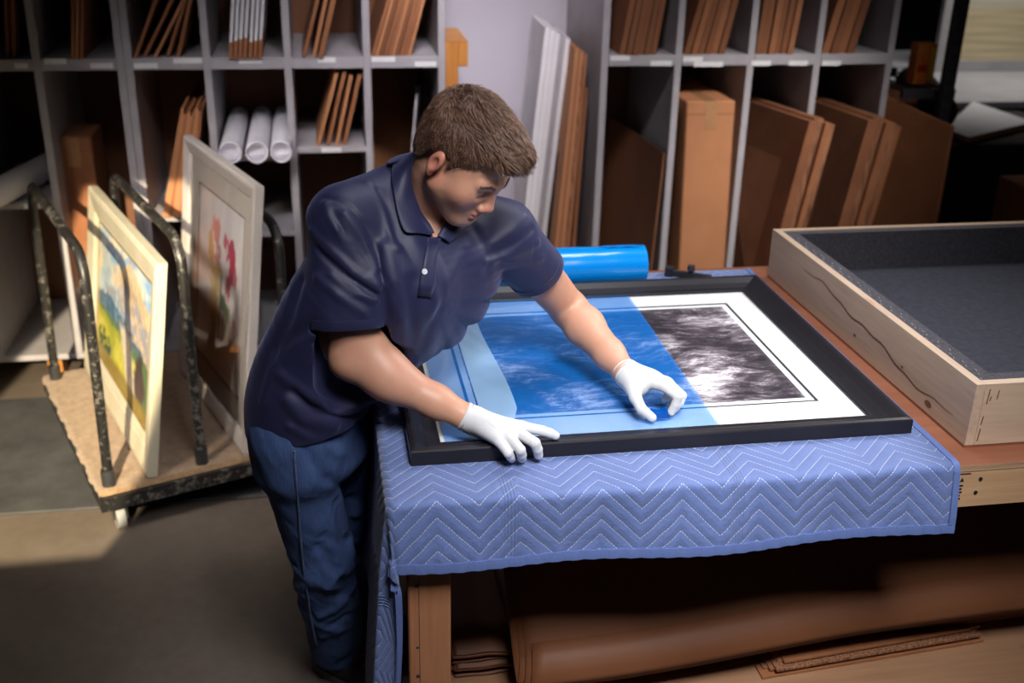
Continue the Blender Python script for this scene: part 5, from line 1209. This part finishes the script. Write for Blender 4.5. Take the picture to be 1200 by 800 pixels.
# ---- shoes
SHOE = mat('black_shoe_mesh',(.018,.018,.020),(.035,.035,.038),40,.7,bump=.2,bscale=300); SOLE = mat('grey_rubber_sole',(.10,.10,.105),None,rough=.6); RED = mat('red_lace',(.35,.012,.018),None,rough=.6)
for an, fd in ((AR,nz((.74,-.67,0))),(AL,nz((.80,-.60,0)))):
    h0 = np.array([an[0],an[1],0])-fd*.055; sd = np.array([-fd[1],fd[0],0])
    def sp(a, s_, z): return h0+fd*a+sd*s_+Zv*z
    FD = Field(np.minimum(h0,h0+fd*.30)-.08, np.maximum(h0,h0+fd*.30)+np.array([.08,.08,.16]), .0035)
    FD.rc(sp(.02,0,.058),sp(.21,.004,.050),.036,.030,.02); FD.rc(sp(.10,.004,.048),sp(.225,.002,.043),.044,.037,.03); FD.rc(sp(.045,0,.07),sp(.055,0,.115),.044,.040,.03); FD.rc(sp(.06,0,.10),sp(.17,0,.066),.032,.030,.03)
    FD.apply(FD.lo, FD.lo+FD.n*FD.h, lambda X,Y,Z: (.026+0*X+0*Y-Z).astype(f32), .004, 'i', 0)
    V, fs = FD.mesh(1); sh_ = mesh_obj('shoe', V, fs, SHOE, man)
    out = [(-.022,-.020),(-.026,0),(-.022,.020),(.01,.036),(.06,.040),(.12,.042),(.18,.046),(.225,.040),(.255,.024),(.264,0),(.255,-.024),(.225,-.042),(.18,-.046),(.12,-.040),(.06,-.038),(.01,-.036)]
    b = MB(); b.loops([[sp(a*k_+.0,s_*k_,z) for a,s_ in out] for k_,z in ((.97,.001),(1,.006),(1,.024),(.985,.027))], cap=True); b.build('sole', SOLE, sh_, smooth=.7)
    b = MB()
    for k in range(6):
        a = .085+k*.020; zz = .150
        path = []
        for q in np.linspace(-.028,.028,7):
            p = sp(a+(.012 if k%2 else -.0)*q/.028, q, .16); ray_ = np.linspace(0,.12,120); d = FD.sample(p-ray_[:,None]*Zv); j = np.nonzero(d < 0)[0]; path.append(p-Zv*(ray_[j[0]] if len(j) else .1)+Zv*.003)
        b.tube(path, .0032, 6)
    tag(b.build('laces', RED, sh_, smooth=True), 'red laces')
# ---------------------------------------------------------------- camera
cam = bpy.data.cameras.new('camera'); co = bpy.data.objects.new('camera', cam); COL.objects.link(co)
rx = Vector((CAMX[0][0],CAMX[0][1],CAMX[0][2])); dn = Vector(CAMX[1]); fw = Vector(CAMX[2])
M = Matrix.Identity(4)
for i in range(3): M[i][0] = rx[i]; M[i][1] = -dn[i]; M[i][2] = -fw[i]
M[2][3] = 2.05; co.matrix_world = M
cam.sensor_width = 36; cam.lens = 36*1295.82/1200; cam.clip_start = .05
cam.dof.use_dof = True; cam.dof.focus_distance = 2.42; cam.dof.aperture_fstop = 2.4
SC.camera = co
# ---------------------------------------------------------------- light
w = bpy.data.worlds.new('room_ambience'); SC.world = w; w.use_nodes = True
w.node_tree.nodes['Background'].inputs[0].default_value = (.62,.55,.68,1); w.node_tree.nodes['Background'].inputs[1].default_value = .012
def aim(o, p): o.rotation_euler = (Vector(p)-o.location).to_track_quat('-Z','Y').to_euler()
def area(name, loc, to, sx, sy, power, col, spread=180):
    l = bpy.data.lights.new(name, 'AREA'); l.shape = 'RECTANGLE'; l.size = sx; l.size_y = sy; l.energy = power; l.color = col; l.spread = math.radians(spread)
    o = bpy.data.objects.new(name, l); COL.objects.link(o); o.location = loc; aim(o, to); return o
area('softbox_right', (2.75,3.05,2.85), (.75,2.35,.95), .8, .8, 9, (1,.98,.97), 72)
area('softbox_front', (.70,.45,3.15), (.80,2.1,.85), .9, .9, 12.5, (.97,.97,1), 50)
area('softbox_overhead', (.9,3.0,3.2), (.75,2.5,.9), .9, .7, 5, (.93,.94,1), 75)
area('shelf_wash', (2.25,2.6,2.75), (1.72,4.5,.72), .6, .3, 3.8, (1,.94,.94), 34)
area('shelf_top_wash', (1.2,2.6,3.1), (1.5,4.5,1.3), 1.1, .4, .8, (1,.94,.97), 80)
area('shelf_fill', (.45,2.5,3.2), (.62,5.1,1.1), .6, .3, 4.5, (1,.93,1), 36)
area('shelf_left_wash', (-.35,2.5,2.6), (-.22,4.4,.92), .6, .3, 1.15, (.97,.93,1), 34)
area('rear_fill', (3.9,5.4,3.1), (3.9,5.9,.9), .8, .8, 8, (1,.97,.92), 80)  # added unseen fill that brightens the rear table and picture
area('left_print_fill', (-1.6,1.6,3.0), (-.36,3.75,.62), .5, .5, 4.5, (1,.90,.82), 36)  # added fill to brighten the flower print, no window behind it
# hard warm spot on the camera's side; an added mask shapes its lit patch
Lp = Vector((-1.05,-1.4,3.0)); ax = (Vector((-.85,3.75,.45))-Lp).normalized(); xl = ax.cross(Vector((0,0,1))).normalized(); yl = xl.cross(ax)
def uvl(p): q = Vector(p)-Lp; return (q.dot(xl)/q.dot(ax), q.dot(yl)/q.dot(ax))
BEAM_EDGES = [((-.751,3.139,0),(-.40,3.33,.95)), ((-.40,3.33,.95),(-.50,4.45,.86)), ((-.50,4.45,.86),(-.95,4.45,.86)), ((-.95,4.45,.86),(-1.36,4.3,0)), ((-1.36,3.13,0),(-.751,3.139,0))]
l = bpy.data.lights.new('gobo_beam', 'SPOT'); l.energy = 4200; l.color = (1,.84,.58); l.spot_size = math.radians(26); l.spot_blend = .05; l.shadow_soft_size = .02
l.use_nodes = True; nt = l.node_tree; em = [n for n in nt.nodes if n.type == 'EMISSION'][0]
tc = nt.nodes.new('ShaderNodeTexCoord'); sp_ = nt.nodes.new('ShaderNodeSeparateXYZ'); nt.links.new(tc.outputs['Normal'], sp_.inputs[0])
def mth(op, a, b):
    n = nt.nodes.new('ShaderNodeMath'); n.operation = op
    for i, x in enumerate((a,b)):
        if isinstance(x,(int,float)): n.inputs[i].default_value = x
        else: nt.links.new(x, n.inputs[i])
    return n.outputs[0]
SGN = 1
zz = mth('ABSOLUTE', sp_.outputs[2], 0); uu = mth('MULTIPLY', mth('DIVIDE', sp_.outputs[0], zz), SGN); vv = mth('MULTIPLY', mth('DIVIDE', sp_.outputs[1], zz), SGN)
mask = None
for p, q in BEAM_EDGES:
    (a0,b0),(a1,b1) = uvl(p), uvl(q); nx, ny = -(b1-b0), (a1-a0); m_ = math.hypot(nx,ny); nx /= m_; ny /= m_       # lit side is to the left of p -> q
    d_ = mth('ADD', mth('ADD', mth('MULTIPLY', uu, nx), mth('MULTIPLY', vv, ny)), -(nx*a0+ny*b0))
    k_ = nt.nodes.new('ShaderNodeMapRange'); k_.inputs[1].default_value = -.0015; k_.inputs[2].default_value = .0015; nt.links.new(d_, k_.inputs[0])
    mask = k_.outputs[0] if mask is None else mth('MULTIPLY', mask, k_.outputs[0])
nt.links.new(mask, em.inputs['Strength'])
o = bpy.data.objects.new('gobo_beam', l); COL.objects.link(o); M = Matrix.Identity(4)
for i in range(3): M[i][0] = xl[i]; M[i][1] = yl[i]; M[i][2] = -ax[i]; M[i][3] = Lp[i]
o.matrix_world = M
vs = SC.view_settings; SC.display_settings.display_device = 'sRGB'; vs.view_transform = 'Standard'; vs.look = 'None'; vs.exposure = 0; vs.gamma = 1; vs.use_curve_mapping = False
